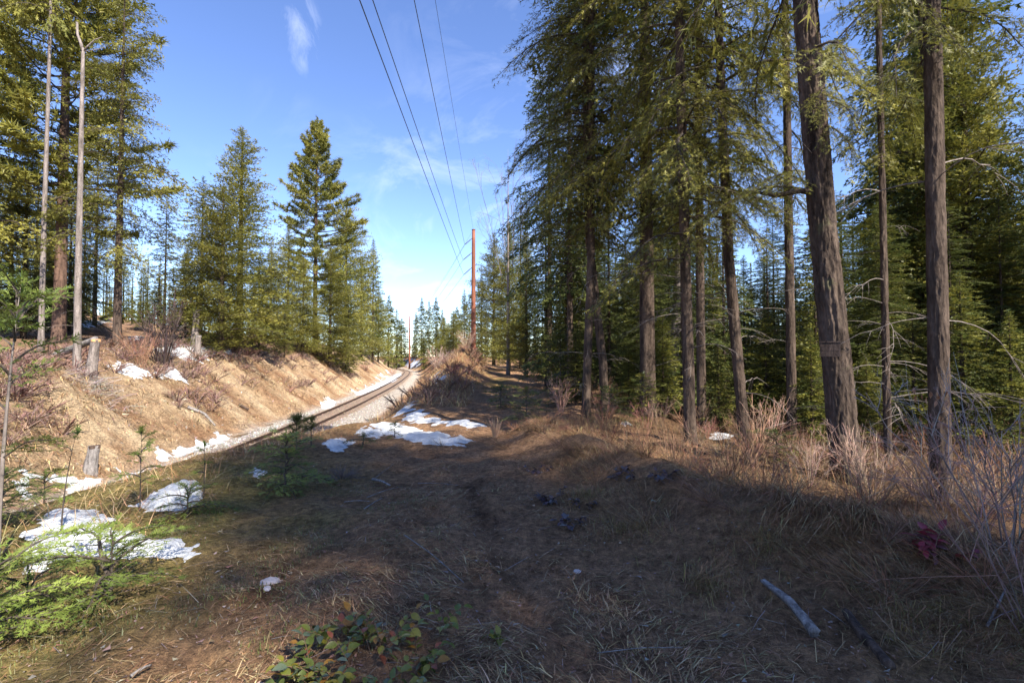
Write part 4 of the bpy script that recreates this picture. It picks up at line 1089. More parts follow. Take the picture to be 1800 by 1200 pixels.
def litter():
    r = np.random.default_rng(21); mb = MB(); n = 26000
    y = 1.7 + 12 * r.random(n) ** 1.6; x = (r.random(n) * 2 - 1) * (1.0 + 0.75 * y)
    k = (x > -5.5) & (x < 5.5) & slope_clear(x, y); x, y = x[k], y[k]; n = len(x)
    ln = 0.025 + 0.17 * r.random(n) ** 3
    blades(mb, ground_pts(x, y, 0.008), r.random(n) * 6.283, ln, 0.0014 + 0.0018 * r.random(n), mixcol(r, n, STRAW * 0.9, BROWN * 1.5, BROWN * 1.2, BROWN, STRAW * 0.7, A([0.30, 0.22, 0.15])), 0.16 * r.random(n), 0.3 * r.random(n), r)
    # matted short dead grass, thick on the crown of the path and thin in the ruts
    n = 95000; y = 1.7 + 13 * r.random(n) ** 1.5; x = (r.random(n) * 2 - 1) * (1.0 + 0.7 * y)
    rutd = np.minimum(np.abs(x - np.interp(y, [2, 3.2, 5.7, 8], [0.55, 0.2, -0.45, -0.55])), np.abs(x + 1.55))
    k = (x > -4.6) & (x < 4.5) & ((x > -1.1 - 0.15 * y + 0.6 * r.normal(size=n)) | (r.random(n) < 0.12)) & (sm(-0.25, 0.25, fbm(x * 1.5, y * 1.5, 151, 3)) * (0.2 + 0.8 * sm(0.05, 0.4, rutd)) > r.random(n) * 0.9); x, y = x[k], y[k]; n = len(x)
    az = fbm(x * 0.7, y * 0.7, 153, 2) * 9 + r.normal(size=n) * 0.7
    blades(mb, ground_pts(x, y, 0.004), az, 0.04 + 0.13 * r.random(n) ** 1.6, 0.003 + 0.0035 * r.random(n), mixcol(r, n, STRAW * 1.05, TAN * 0.6, BROWN * 1.5, BROWN * 0.8, BROWN * 0.5, STRAW * 0.6), 0.05 + 0.45 * r.random(n) ** 2, 0.5 * r.random(n), r)
    # loose long straws and twigs
    n = 1700; y = 1.7 + 10 * r.random(n) ** 1.4; x = (r.random(n) * 2 - 1) * (1.0 + 0.7 * y); k = (x > -4.6) & (x < 4.5); x, y = x[k], y[k]; n = len(x)
    blades(mb, ground_pts(x, y, 0.014), r.random(n) * 6.283, 0.12 + 0.3 * r.random(n) ** 2, 0.002 + 0.0022 * r.random(n), mixcol(r, n, STRAW * 0.8, STRAW * 0.6, BROWN * 1.4, A([0.3, 0.27, 0.25])), 0.1 * r.random(n), 0.2 * r.random(n), r)
    # chips, bits of bark and leaf
    n = 22000; y = 1.7 + 11 * r.random(n) ** 1.5; x = (r.random(n) * 2 - 1) * (1 + 0.75 * y)
    k = (x > -5) & (x < 5); x, y = x[k], y[k]; n = len(x)
    P = ground_pts(x, y, 0.010); s = 0.003 + 0.008 * r.random((n, 1, 1)) ** 2.5
    q = r.normal(size=(n, 3, 3)) * np.array([1, 1, 0.35]) * s * 1.4
    mb.soup(P[:, None] + q, mixcol(r, n, BROWN, A([0.22, 0.13, 0.085]), A([0.28, 0.2, 0.16]), A([0.24, 0.2, 0.17])))
    tag(mb.build('litter', M['dry']), 'dead grass and needle litter strewn over the path', 'litter', kind='stuff')
litter()
def dry_grass():
    r = np.random.default_rng(22); mb = MB()
    # draped along the berm
    n = 34000; t = r.random(n) * (len(BERM) - 1.001); i = t.astype(int); f = (t - i)[:, None]
    p = BERM[i] * (1 - f) + BERM[i + 1] * f + r.normal(size=(n, 2)) * 0.46
    clump = sm(-0.15, 0.25, fbm(p[:, 0] * 1.7, p[:, 1] * 1.7, 91, 2)) > r.random(n) * 0.6
    p = p[clump & (p[:, 1] > 0.8)]; n = len(p)
    az = 2.2 + fbm(p[:, 0] * 0.9, p[:, 1] * 0.9, 93, 2) * 7 + r.normal(size=n) * 0.5
    blades(mb, ground_pts(p[:, 0], p[:, 1], 0.0), az, 0.14 + 0.42 * r.random(n) ** 1.5, 0.0028 + 0.0028 * r.random(n), mixcol(r, n, STRAW * 0.8, BROWN * 0.8, BROWN * 1.4, BROWN * 0.6, RUST * 0.7), 0.1 + 0.5 * r.random(n), 0.4 + 0.7 * r.random(n), r)
    # upright sunlit grass in the strip behind the berm and under the front trunks
    n = 15000; y = 4.2 + 9 * r.random(n); x = 0.8 + 8 * r.random(n) ** 1.1
    k = (x > np.interp(y, BERM[::-1, 1][::-1], BERM[::-1, 0][::-1]) + 0.35 * r.random(n)) if False else (x > np.interp(y, [1.3, 3.3, 4.6, 6.5, 8.8, 10.5, 16], [4.5, 3.2, 2.4, 1.75, 1.05, 0.8, 0.8]) + 0.4 * r.random(n))
    x, y = x[k], y[k]; k = sm(-0.3, 0.2, fbm(x * 0.8, y * 0.8, 95, 3)) > r.random(len(x)) * 0.8; x, y = x[k], y[k]; n = len(x)
    blades(mb, ground_pts(x, y), r.random(n) * 6.283, 0.15 + 0.45 * r.random(n) ** 1.6, 0.003 + 0.003 * r.random(n), mixcol(r, n, TAN * 0.6, STRAW * 0.5, RUST * 0.8, BROWN * 1.1, BROWN * 0.8), 0.5 + 0.9 * r.random(n), 0.3 + 0.8 * r.random(n), r)
    # bank of the cutting, combed downhill
    n = 34000; y = 11 + 95 * r.random(n) ** 1.7; s = -3.7 - 9.5 * r.random(n); x = xt(y) + s
    k = sm(-0.25, 0.35, fbm(x * 0.5, y * 0.5, 97, 3)) > r.random(n) * 0.85; x, y = x[k], y[k]; n = len(x)
    blades(mb, ground_pts(x, y), r.normal(size=n) * 0.7, 0.25 + 0.7 * r.random(n), 0.014 + 0.02 * r.random(n), mixcol(r, n, TAN, STRAW * 1.2, RUST * 0.8, STRAW, BROWN, RUST * 0.6), 0.7 * r.random(n), 0.6 + 0.9 * r.random(n), r)
    # near slope of the cutting and its edge
    n = 12000; y = 3 + 16 * r.random(n) ** 1.3; s = 4 + 5 * r.random(n) ** 0.7; x = xt(y) + s
    k = sm(-0.3, 0.2, fbm(x * 0.9, y * 0.9, 98, 3)) > r.random(n); x, y = x[k], y[k]; n = len(x)
    blades(mb, ground_pts(x, y), r.random(n) * 6.283, 0.10 + 0.32 * r.random(n), 0.003 + 0.004 * r.random(n), mixcol(r, n, STRAW, RUST, BROWN * 1.3, TAN * 0.8), 0.9 * r.random(n), 0.6 * r.random(n), r)
    # mound
    n = 14000; y = 16 + 50 * r.random(n) ** 1.3; s = 4.2 + 12 * r.random(n); x = xt(y) + s
    k = x < trail_x(y) - 0.7; x, y = x[k], y[k]; n = len(x)
    blades(mb, ground_pts(x, y), r.random(n) * 6.283, 0.2 + 0.5 * r.random(n), 0.008 + 0.01 * r.random(n), mixcol(r, n, TAN, RUST, STRAW, BROWN * 1.4), 0.3 + 0.9 * r.random(n), 0.5 * r.random(n), r)
    tag(mb.build('dry_grass', M['dry']), 'dry straw coloured grass on the banks and verges', 'grass', kind='stuff')
dry_grass()
def moss():
    r = np.random.default_rng(23); mb = MB(); n = 42000
    y = 1.8 + 5.5 * r.random(n) ** 1.3; x = -0.6 - (0.2 + 1.1 * y) * r.random(n)
    k = (sm(-0.1, 0.25, fbm(x * 1.6, y * 1.6, 55, 3)) > r.random(n)) & (x < -0.3 - 0.12 * y + 0.5 * r.random(n)) & (x > -5.4); x, y = x[k], y[k]; n = len(x)
    blades(mb, ground_pts(x, y, -0.003), r.random(n) * 6.283, 0.012 + 0.035 * r.random(n), 0.003 + 0.004 * r.random(n), mixcol(r, n, A([0.20, 0.19, 0.07]), A([0.15, 0.17, 0.05]), A([0.28, 0.25, 0.13]), A([0.12, 0.13, 0.04])), 0.5 + 1.0 * r.random(n), 0.4 * r.random(n), r)
    # green tufts on the right of the path
    n = 5000; c = A([(2.3, 3.0), (1.35, 3.6), (1.0, 4.6), (2.75, 2.7), (0.8, 5.6), (1.9, 3.9)])[r.integers(6, size=n)] + r.normal(size=(n, 2)) * 0.16 * r.random((n, 1)) * 2.0
    blades(mb, ground_pts(c[:, 0], c[:, 1]), r.random(n) * 6.283, 0.04 + 0.14 * r.random(n), 0.0025 + 0.002 * r.random(n), mixcol(r, n, A([0.26, 0.21, 0.07]), STRAW * 0.7, BROWN * 1.4, STRAW * 0.6), 0.4 + 0.8 * r.random(n), 0.6 + 0.7 * r.random(n), r)
    tag(mb.build('moss', M['leaf']), 'low olive moss and short green grass beside the path', 'moss', kind='stuff')
moss()

def rubble():
    r = np.random.default_rng(26); n = 7000; y = 13 + 80 * r.random(n) ** 1.5; s = -3.6 - 7.5 * r.random(n) ** 1.3; x = xt(y) + s
    P = ground_pts(x, y, 0.0); q = r.normal(size=(n, 4, 3)) * (0.02 + 0.06 * r.random((n, 1, 1)) ** 3)
    T = (P[:, None] + q)[:, np.array([(0, 1, 2), (0, 2, 3), (0, 3, 1), (1, 3, 2)])].reshape(-1, 3, 3)
    mb = MB(); mb.soup(T, np.repeat(mixcol(r, n, A([0.45, 0.34, 0.22]), A([0.36, 0.24, 0.15]), A([0.22, 0.14, 0.09]), A([0.36, 0.3, 0.24])), 4, 0))
    tag(mb.build('rubble', M['dry']), 'crumbled clods and small stones on the eroded bank', 'rubble', kind='stuff')
rubble()

# ---------------------------------------------------------------- brush
def arr(me):
    v = np.empty(len(me.vertices) * 3, np.float32); me.vertices.foreach_get('co', v)
    f = np.empty(len(me.polygons) * 3, np.int32); me.loops.foreach_get('vertex_index', f)
    c = np.empty(len(me.vertices) * 4, np.float32); me.attributes['Col'].data.foreach_get('color', c)
    return v.reshape(-1, 3), f.reshape(-1, 3), c.reshape(-1, 4)[:, :3]
def join_brush(name, label, items, seed):
    r = np.random.default_rng(seed); mb = MB(); cache = {}
    for me, x, y, s, tx, tint in items:
        if me.name not in cache: cache[me.name] = arr(me)
        v, f, c = cache[me.name]
        Rm = rotm(r.random() * 6.28, 0) ; v2 = (v @ Rm.T) * s
        v2[:, 0] += v2[:, 2] * tx
        mb.add(v2 + np.array([x, y, g1(x, y) - 0.02]), f, np.clip(c * tint, 0, 1))
    tag(mb.build(name, M['dry']), label, 'brush', kind='stuff')
BR = [shrub_mesh('brush_a', 201, 0.9, 16, 0.7, 1, (0.23, 0.14, 0.10), 0.006, 4, 0.3, k=4), shrub_mesh('brush_b', 202, 1.2, 14, 0.5, 1, (0.25, 0.16, 0.12), 0.006, 5, 0.35, k=4), shrub_mesh('brush_c', 203, 0.6, 20, 0.9, 1, (0.28, 0.20, 0.14), 0.005, 3, 0.4, k=4)]
FBR = [shrub_mesh('far_brush_a', 211, 1.0, 10, 0.9, 1, (0.20, 0.13, 0.11), 0.026, 4, 0.4, k=3), shrub_mesh('far_brush_b', 212, 1.2, 10, 0.75, 1, (0.22, 0.14, 0.12), 0.026, 4, 0.45, k=3), shrub_mesh('far_brush_c', 213, 0.7, 12, 1.1, 1, (0.30, 0.205, 0.15), 0.02, 3, 0.4, k=3)]
def bank_brush():
    r = np.random.default_rng(24); items = []
    for k in range(820):
        y = 15 + 75 * r.random() ** 1.6
        s = -5.0 - (crest(y) + 1.6) * (0.15 + 2.6 * r.random() ** 1.2); x = float(xt(y)) + s
        if fbm(A([x * 0.22]), A([y * 0.22]), 121, 2)[0] < -0.1 - 0.06 * (-s - 7): continue
        items.append((FBR[int(r.integers(3))], x, y, 0.6 + 0.7 * r.random(), 0.5 * r.random(), jit(A([1.0, 0.95, 0.9]), 1, 0.25, r)))
    join_brush('bank_brush', 'reddish brown leafless brush covering the bank above the cutting', items, 1)
    items = []
    for k in range(130):
        y = 17 + 55 * r.random() ** 1.2; x = trail_x(y) - 0.9 - 6.5 * r.random() ** 1.2
        if x - float(xt(y)) < 5.5: continue
        items.append((FBR[int(r.integers(3))], x, y, 0.5 + 0.6 * r.random(), 0.0, jit(A([0.85, 0.72, 0.66]), 1, 0.3, r)))
    join_brush('mound_brush', 'brown leafless brush over the mound beside the pole', items, 2)
    items = []
    for k in range(130):
        y = 5.0 + 9 * r.random(); lo = np.interp(y, [3, 5, 6.5, 8.8, 10.5, 16], [4.0, 2.6, 2.1, 1.3, 1.0, 1.0]); x = lo + 0.1 + (y * 1.0 - lo) * r.random()
        items.append((BR[int(r.integers(3))], x, y, 0.45 + 0.45 * r.random(), 0.0, jit(A([1.15, 0.85, 0.7]), 1, 0.4, r)))
    for k in range(40):
        y = 12 + 25 * r.random(); x = 0.6 + 0.25 * y * r.random()
        items.append((BR[int(r.integers(3))], x, y, 0.6 + 0.6 * r.random(), 0.0, jit(A([1.15, 0.95, 0.8]), 1, 0.3, r)))
    for k in range(120):
        t = r.random() * (len(BERM) - 2.2) + 1; i = int(t); p = BERM[i] + (BERM[min(i + 1, len(BERM) - 1)] - BERM[i]) * (t - i) + r.normal(size=2) * 0.5
        items.append((BR[2], p[0], p[1], 0.25 + 0.4 * r.random(), r.normal() * 1.4, jit(A([0.75, 0.58, 0.46]), 1, 0.4, r)))
    join_brush('verge_brush', 'tan and reddish twiggy brush along the foot of the front trunks', items, 3)
bank_brush()

def bush(u, v, H, label, seed, n=18, spread=0.4, levels=2, col=(0.22, 0.13, 0.10), rad=0.006, split=4, arch=0.15, name='bare_shrub', cat='shrub', d=None):
    if d is None: x, y = hit(u, v)
    else: y = d; x = (u - 900) / F * d
    me = shrub_mesh(name, seed, H, n, spread, levels, col, rad, split, arch)
    return tag(link(name, me, None, (x, y, g1(x, y) - 0.02)), label, cat)
bush(285, 582, 4.6, 'tall thicket of dark bare stems right of the open fir', 301, 26, 0.28, 2, (0.07, 0.05, 0.045), 0.035, 4, 0.05, d=33)
bush(248, 575, 2.6, 'reddish bare bush between the open fir and the dark thicket', 302, 30, 0.45, 1, (0.3, 0.16, 0.1), 0.012, 5, d=31)
def brush_pile(u, v, label, seed, n=260):
    x, y = hit(u, v); r = np.random.default_rng(seed); k = 5; ts = np.linspace(-0.5, 0.5, k)
    c = np.clip(r.normal(size=(n, 3)), -1.6, 1.6) * np.array([0.85, 0.7, 0.16]); c[:, 2] = np.abs(c[:, 2]) + 0.05 + 0.45 * np.exp(-(c[:, 0] ** 2 + c[:, 1] ** 2))  * r.random(n)
    c[:, 2] += G(x + c[:, 0], y + c[:, 1]) - g1(x, y)
    az = r.random(n) * 6.283; el = r.normal(size=n) * 0.35; ln = 0.4 + 1.3 * r.random(n) ** 2
    D = np.stack([np.cos(az) * np.cos(el), np.sin(az) * np.cos(el), np.sin(el)], 1)
    P = c[:, None] + D[:, None] * (ln[:, None] * ts)[..., None] + r.normal(size=(n, 1, 3)) * 0.25 * (ln[:, None] * ts ** 2)[..., None] + r.normal(size=(n, k, 3)) * 0.02
    v_, t_ = tubes(P, (0.006 + 0.014 * r.random((n, 1)) ** 2) * np.linspace(1, 0.4, k)[None], 4, False)
    mb = MB(); mb.add(v_, t_, np.repeat(jit(A([0.33, 0.27, 0.23]), n, 0.45, r), k * 4, 0))
    tag(mb.build('brush_pile', M['dry'], None, (x, y, g1(x, y))), label, 'brush pile')
brush_pile(172, 690, 'tangled grey brush pile on the bank below the cut stump', 303)
bush(985, 725, 1.15, 'rounded red brown bare bush left of the twin trunks', 304, 24, 0.4, 2, (0.34, 0.19, 0.14), 0.006, 4)
bush(870, 768, 0.42, 'small clump of upright tan stems at the path edge', 305, 60, 0.35, 0, (0.48, 0.30, 0.19), 0.004, 3)
bush(1345, 760, 1.2, 'pinkish tan bare bush between the leaning trunk and the slim straight trunk', 306, 14, 0.35, 2, (0.36, 0.22, 0.16), 0.006, 4, d=9.8)
bush(1770, 1010, 1.65, 'large grey bare shrub at the right edge', 307, 15, 0.75, 2, (0.20, 0.165, 0.145), 0.0065, 6, 0.2, d=3.6)
bush(1690, 930, 1.35, 'reddish bare shrub in front of the rightmost trunk', 308, 12, 0.5, 2, (0.27, 0.155, 0.115), 0.0055, 6, 0.2, d=4.6)
bush(1840, 1080, 1.5, 'tangle of thin bare stems in the lower right corner', 309, 12, 0.6, 2, (0.19, 0.12, 0.10), 0.0045, 5, 0.15, d=2.6)
bush(1530, 850, 0.95, 'tan bare shrub between the thick trunk and the thin trunk', 310, 16, 0.5, 2, (0.30, 0.20, 0.15), 0.005, 5, 0.2, d=6.0)
bush(1420, 850, 0.7, 'low tan shrub at the foot of the thick trunk', 311, 16, 0.6, 2, (0.28, 0.19, 0.14), 0.004, 5, 0.2, d=6.3)
bush(600, 842, 0.32, 'dark heap of dead twigs beside the dark young fir', 312, 50, 1.25, 1, (0.13, 0.10, 0.09), 0.004, 5, 0.5, name='twig_heap', cat='twig heap')
bush(690, 622, 2.4, 'reddish bare bush on the bank at the bend', 313, 30, 0.6, 1, (0.36, 0.22, 0.17), 0.02, 5, d=128)
bush(645, 640, 2.6, 'pinkish bare bush below the firs near the bend', 314, 34, 0.7, 1, (0.36, 0.22, 0.17), 0.02, 5, d=100)
bush(770, 640, 2.2, 'pale bare bush crowning the mound left of the pole', 315, 60, 0.9, 1, (0.40, 0.29, 0.24), 0.014, 5, d=46)
bush(820, 655, 2.0, 'tan bare bush around the foot of the tall pole', 316, 40, 0.6, 1, (0.38, 0.27, 0.2), 0.014, 5, d=48)

# ---------------------------------------------------------------- young firs and saplings
SAPC, SAPC2 = A([0.11, 0.155, 0.030]), A([0.23, 0.27, 0.055])
def sapling(u, v, H, Rm, label, seed, sl=0.05, col=SAPC, col2=SAPC2, d=None, spacing=0.045, z0=0.06, stem=0.012, prof=0.6, down=-5, up=40, name='young_fir', cat='young fir', nbl=3, gaps=0.1, bend=0.0, pine=False, wfac=0.22, bark='twig'):
    if d is None: x, y = hit(u, v)
    else: y = d; x = (u - 900) / F * d
    ax = lambda z: (bend * (z / H) ** 2, 0.0)
    root = empty(name, (x, y, g1(x, y) - 0.01)); tag(root, label, cat, 'young conifers beside the path')
    link('trunk', trunk_mesh('sapling_stem', H, stem, M[bark], ax, nv=14, ns=7, z0=-0.05, flare=0.1), root)
    link('crown', crown('sapling_crown', H, z0, Rm, spacing, sl, nbl, seed, col, col2, prof=prof, droop=0.1, hang=0.12, irregular=0.4, up=up, down=down, axis=ax, gaps=gaps, width=0.5, wfac=wfac, bare=0.04, pine=pine), root)
    return root
sapling(205, 1035, 0.44, 0.62, 'spreading bright green young fir in front of the largest snow patch', 401, d=3.5, spacing=0.04, prof=0.45, gaps=0.25, down=5)
sapling(60, 1050, 0.34, 0.5, 'low bright young fir at the left edge in front of the snow', 402, d=3.25, spacing=0.045, prof=0.45, gaps=0.2, down=5)
sapling(0, 1110, 0.5, 0.5, 'yellow green fir boughs in the lower left corner', 403, d=2.9, spacing=0.03, prof=0.4, col=SAPC * 1.25, col2=SAPC2 * 1.25)
sapling(335, 915, 0.30, 0.42, 'low green young fir beside the rounded snow patch', 404, d=5.1, spacing=0.025, prof=0.45)
sapling(505, 872, 0.72, 0.50, 'dark green young fir at the edge of the path', 405, d=6.1, spacing=0.026, col=DARK * 2.0, col2=DARK2 * 1.8)
sapling(85, 860, 0.38, 0.36, 'small bright young fir between the two snow patches at the left', 406, d=6.0, spacing=0.03)
sapling(10, 960, 0.5, 0.4, 'green young fir against the left edge beside the thin sapling', 407, d=4.6, spacing=0.03, col=DARK * 1.4, col2=SAPC2 * 0.8)
sapling(6, 1000, 2.2, 0.55, 'thin tall sapling with sparse feathery boughs at the left edge', 408, d=3.75, spacing=0.11, z0=0.75, stem=0.019, prof=0.35, up=50, down=20, gaps=0.25, bend=0.12, sl=0.06, bark='bark_pale')
sapling(116, 960, 0.95, 0.22, 'bare thin sapling stem rising from the largest snow patch', 409, d=4.5, spacing=0.16, z0=0.3, stem=0.008, up=45, down=20, gaps=0.5, bend=0.12)
sapling(252, 905, 0.85, 0.22, 'slender sapling with few needles beside the rounded snow patch', 410, d=5.2, spacing=0.09, z0=0.1, stem=0.007, up=45, down=10, gaps=0.35)
sapling(363, 885, 0.6, 0.16, 'pair of thin sapling stems right of the rounded snow patch', 411, d=5.6, spacing=0.1, z0=0.15, stem=0.007, gaps=0.5)
sapling(523, 782, 0.5, 0.24, 'dark pine sapling at the cutting edge, left of the pair', 412, d=8.4, spacing=0.05, z0=0.2, pine=True, sl=0.09, stem=0.013, name='young_pine', cat='young pine', col=DARK * 1.2, col2=DARK2, up=50, down=10)
sapling(549, 775, 0.46, 0.17, 'dark pine sapling at the cutting edge, right of the pair', 413, d=8.7, spacing=0.05, z0=0.2, pine=True, sl=0.09, stem=0.011, name='young_pine', cat='young pine', col=DARK * 1.2, col2=DARK2, up=50, down=10)
sapling(695, 765, 0.3, 0.22, 'tiny dark fir standing in the streaky snow', 414, d=10.0, spacing=0.04, sl=0.07, nbl=2, wfac=0.2, col=DARK, col2=DARK2)
sapling(640, 785, 0.22, 0.35, 'low green fir at the lower edge of the snow', 415, d=9.2, spacing=0.025, sl=0.07, nbl=2, wfac=0.2, col=DARK * 1.2, col2=DARK2)
sapling(925, 765, 0.8, 0.6, 'dark low fir at the right edge of the trail', 416, d=11.0, spacing=0.03, sl=0.08, nbl=2, wfac=0.2, col=DARK, col2=DARK2)
sapling(1075, 735, 1.0, 0.7, 'young green fir between the feet of the twin trunks', 417, d=13.2, spacing=0.035, sl=0.09, nbl=2, wfac=0.2, col=DARK * 1.3, col2=DARK2 * 1.3)
sapling(1130, 735, 1.3, 0.7, 'young fir with bright tips right of the twin trunks', 418, d=14.0, spacing=0.045, sl=0.09, nbl=2, wfac=0.2, col=DARK * 1.3, col2=OLIVE2)
sapling(1362, 775, 0.55, 0.55, 'low green fir at the foot of the slim straight trunk', 419, d=8.6, spacing=0.025, sl=0.07, nbl=2, wfac=0.18, col=DARK * 1.3, col2=DARK2)
sapling(880, 740, 0.7, 0.6, 'dark fir seedling cluster on the trail edge below the mound', 420, d=16.0, spacing=0.035, sl=0.1, nbl=1, wfac=0.3, col=DARK, col2=DARK2)
sapling(985, 690, 2.6, 0.9, 'slim young fir behind the red brown bush', 421, d=17.0, spacing=0.06, sl=0.11, nbl=1, wfac=0.3, col=DARK, col2=DARK2, stem=0.03)

# ---------------------------------------------------------------- stumps, logs, sticks, rock
def log(name, label, cat, pts, r0, r1, mat, ends=None, seed=1, ns=14, nk=26, relief=0.12):
    r = np.random.default_rng(seed)
    P = np.array(pts, float); L = np.concatenate([[0], np.cumsum(np.linalg.norm(np.diff(P, axis=0), axis=1))]); t = np.linspace(0, L[-1], nk)
    Q = np.stack([np.interp(t, L, P[:, i]) for i in range(3)], 1)
    v, f = tubes(Q[None], np.linspace(r0, r1, nk)[None], ns)
    V = v.reshape(nk, ns, 3); th = np.arange(ns) * 6.283 / ns
    bump = 1 + relief * fbm(np.cos(th)[None] * 2 + np.zeros((nk, 1)), np.sin(th)[None] * 2 + t[:, None] * 1.2 / max(L[-1], .3), seed % 9 + 130, 3) * 2 + relief * np.sin(th * 3 + seed)[None] * 0.5
    V = Q[:, None] + (V - Q[:, None]) * bump[..., None]
    ctr = Q[0].copy()
    mb = MB(); mb.add(V.reshape(-1, 3) - ctr, f, (0.3, 0.3, 0.3), 0, True)
    me = mb.mesh(name, mat)
    o = link(name, me, None, ctr); tag(o, label, cat)
    return o, Q, V
def gpt(u, v, dz=0.0):
    x, y = hit(u, v); return (x, y, g1(x, y) + dz)
a, b = gpt(1340, 1038, 0.035), gpt(1432, 1130, 0.03)
log('log', 'grey weathered split branch lying in the grass at lower right', 'log', [a, ((a[0] + b[0]) / 2 + .02, (a[1] + b[1]) / 2, (a[2] + b[2]) / 2 + .02), b], 0.016, 0.03, M['grey_wood'], seed=3, relief=0.3)
a, b = gpt(1487, 1085, 0.03), gpt(1565, 1190, 0.02)
log('log', 'brown mottled broken branch lying near the lower right corner', 'log', [a, ((a[0] + b[0]) / 2 - .02, (a[1] + b[1]) / 2, (a[2] + b[2]) / 2 + .01), b], 0.022, 0.027, M['dark_wood'], seed=4, relief=0.25)
for k, (p, q, r0, lab) in enumerate([((655, 846), (685, 857), 0.022, 'short pale broken branch lying left of the path'), ((645, 880), (700, 860), 0.007, 'thin pale stick lying left of the path'),
        ((640, 898), (672, 882), 0.009, 'short forked stick at the left verge of the path'), ((712, 948), (815, 1032), 0.006, 'long straight dry stalk across the path'),
        ((660, 842), (692, 820), 0.006, 'thin stick pointing up beside the twig heap'), ((605, 885), (650, 887), 0.006, 'thin grey stick in front of the twig heap'),
        ((1735, 1110), (1768, 1045), 0.010, 'pale broken stick leaning at the right edge'), ((735, 852), (805, 861), 0.005, 'thin dry stalk lying on the path'),
        ((1050, 1160), (1200, 1148), 0.004, 'pale thin stalk lying at the bottom of the path'), ((230, 1195), (265, 1182), 0.012, 'pale chip of wood at the bottom edge')]):
    a, b = gpt(*p, 0.02), gpt(*q, 0.03)
    log('stick', lab, 'stick', [a, tuple((A(a) + A(b)) / 2 + A([0.01, 0, 0.015])), b], r0 * 0.8, r0 * 0.45, M['grey_wood'], seed=20 + k, ns=6, nk=8)
def rock(u, v, s, label, seed):
    x, y = hit(u, v); r = np.random.default_rng(seed)
    import bmesh
    bm = bmesh.new(); bmesh.ops.create_icosphere(bm, subdivisions=3, radius=1)
    for vt in bm.verts:
        n = vt.co; k = 1 + 0.35 * float(fbm(A([n.x * 1.6 + seed]), A([n.y * 1.6 + n.z]), 140, 3)[0]); vt.co = Vector((n.x * s[0], n.y * s[1], n.z * s[2])) * k
        if vt.co.z > 0.75 * s[2]: vt.co.z = 0.75 * s[2] + 0.2 * (vt.co.z - .75 * s[2])
    me = bpy.data.meshes.new('rock'); bm.to_mesh(me); bm.free(); me.materials.append(M['rock'])
    o = link('rock', me, None, (x, y, g1(x, y) + s[2] * 0.2)); o.rotation_euler = (0.1, 0.15, 0.5); tag(o, label, 'rock')
rock(475, 1026, (0.072, 0.05, 0.032), 'flat pale grey rock beside the path at lower left', 1)
rock(1016, 1006, (0.035, 0.03, 0.02), 'small pale stone in the mossy grass right of the path', 2)
rock(470, 1036, (0.025, 0.03, 0.015), 'small stone touching the flat pale rock', 3)
# cut stump with orange sawn top and the log lying beside it
def stump(u, d, r0, vt, label, cut=None, mat='bark_pale', lean=0.0, bark=None, ub=None):
    x = (u - 900) / F * d; zb = g1(x, d); H = at(u, vt, d).z - zb
    root = empty('tree_stump', (x, d, zb)); tag(root, label, 'stump')
    ax = lambda z: (lean * z / H, 0.0)
    link('trunk', trunk_mesh('stump_trunk', H, r0, M[mat], ax, nv=30, ns=20, relief=0.012, top=0.8, taper=1.0, flare=0.25, seed=u), root)
    mb = MB(); n = 20; th = np.arange(n) * 6.283 / n; rr = r0 * 0.84 * (1 + 0.08 * np.sin(th * 3)); 
    V = np.concatenate([np.stack([lean + rr * np.cos(th), rr * np.sin(th), H + 0.012 + 0.10 * r0 * np.cos(th)], 1), [[lean, 0, H + 0.015]], np.stack([lean + rr * np.cos(th), rr * np.sin(th), np.full(n, H - 0.1)], 1)])
    i = np.arange(n); j = (i + 1) % n
    mb.add(V, np.concatenate([np.stack([i, j, np.full(n, n)], 1), np.stack([i, i + n + 1, j + n + 1], 1), np.stack([i, j + n + 1, j], 1)])); mb.build('cut_face', M[cut or 'grey_wood'], root)
stump(160, 26, 0.24, 597, 'leaning cut stump with fresh orange top beside the snag', 'cut_wood', lean=0.22)
stump(342, 42, 0.28, 545, 'tall broken grey post behind the wide snow patch', lean=0.1)
stump(347, 39.5, 0.24, 590, 'shorter grey post standing in the wide snow patch', lean=0.05)
stump(163, 20.2, 0.22, 783, 'dark broken stump at the foot of the bank', 'dark_wood', 'grey_wood', lean=0.15)
d = 27.5
a, b = at(95, 625, d), at(168, 596, d - 0.6)
log('fallen_log', 'fallen grey log resting on the cut stump behind the snag', 'log', [tuple(a), tuple(b)], 0.20, 0.17, M['grey_wood'], seed=8)
a, b = gpt(330, 722, 0.12), gpt(378, 752, 0.1)
log('fallen_log', 'bleached broken log lying on the bank of the cutting', 'log', [a, tuple((A(a) + A(b)) / 2 + A([.1, .1, .15])), b], 0.10, 0.05, M['grey_wood'], seed=9)
a, b = gpt(420, 715, 0.1), gpt(437, 724, 0.08)
log('fallen_log', 'short dark log lying low on the bank of the cutting', 'log', [a, b], 0.09, 0.08, M['dark_wood'], seed=10)

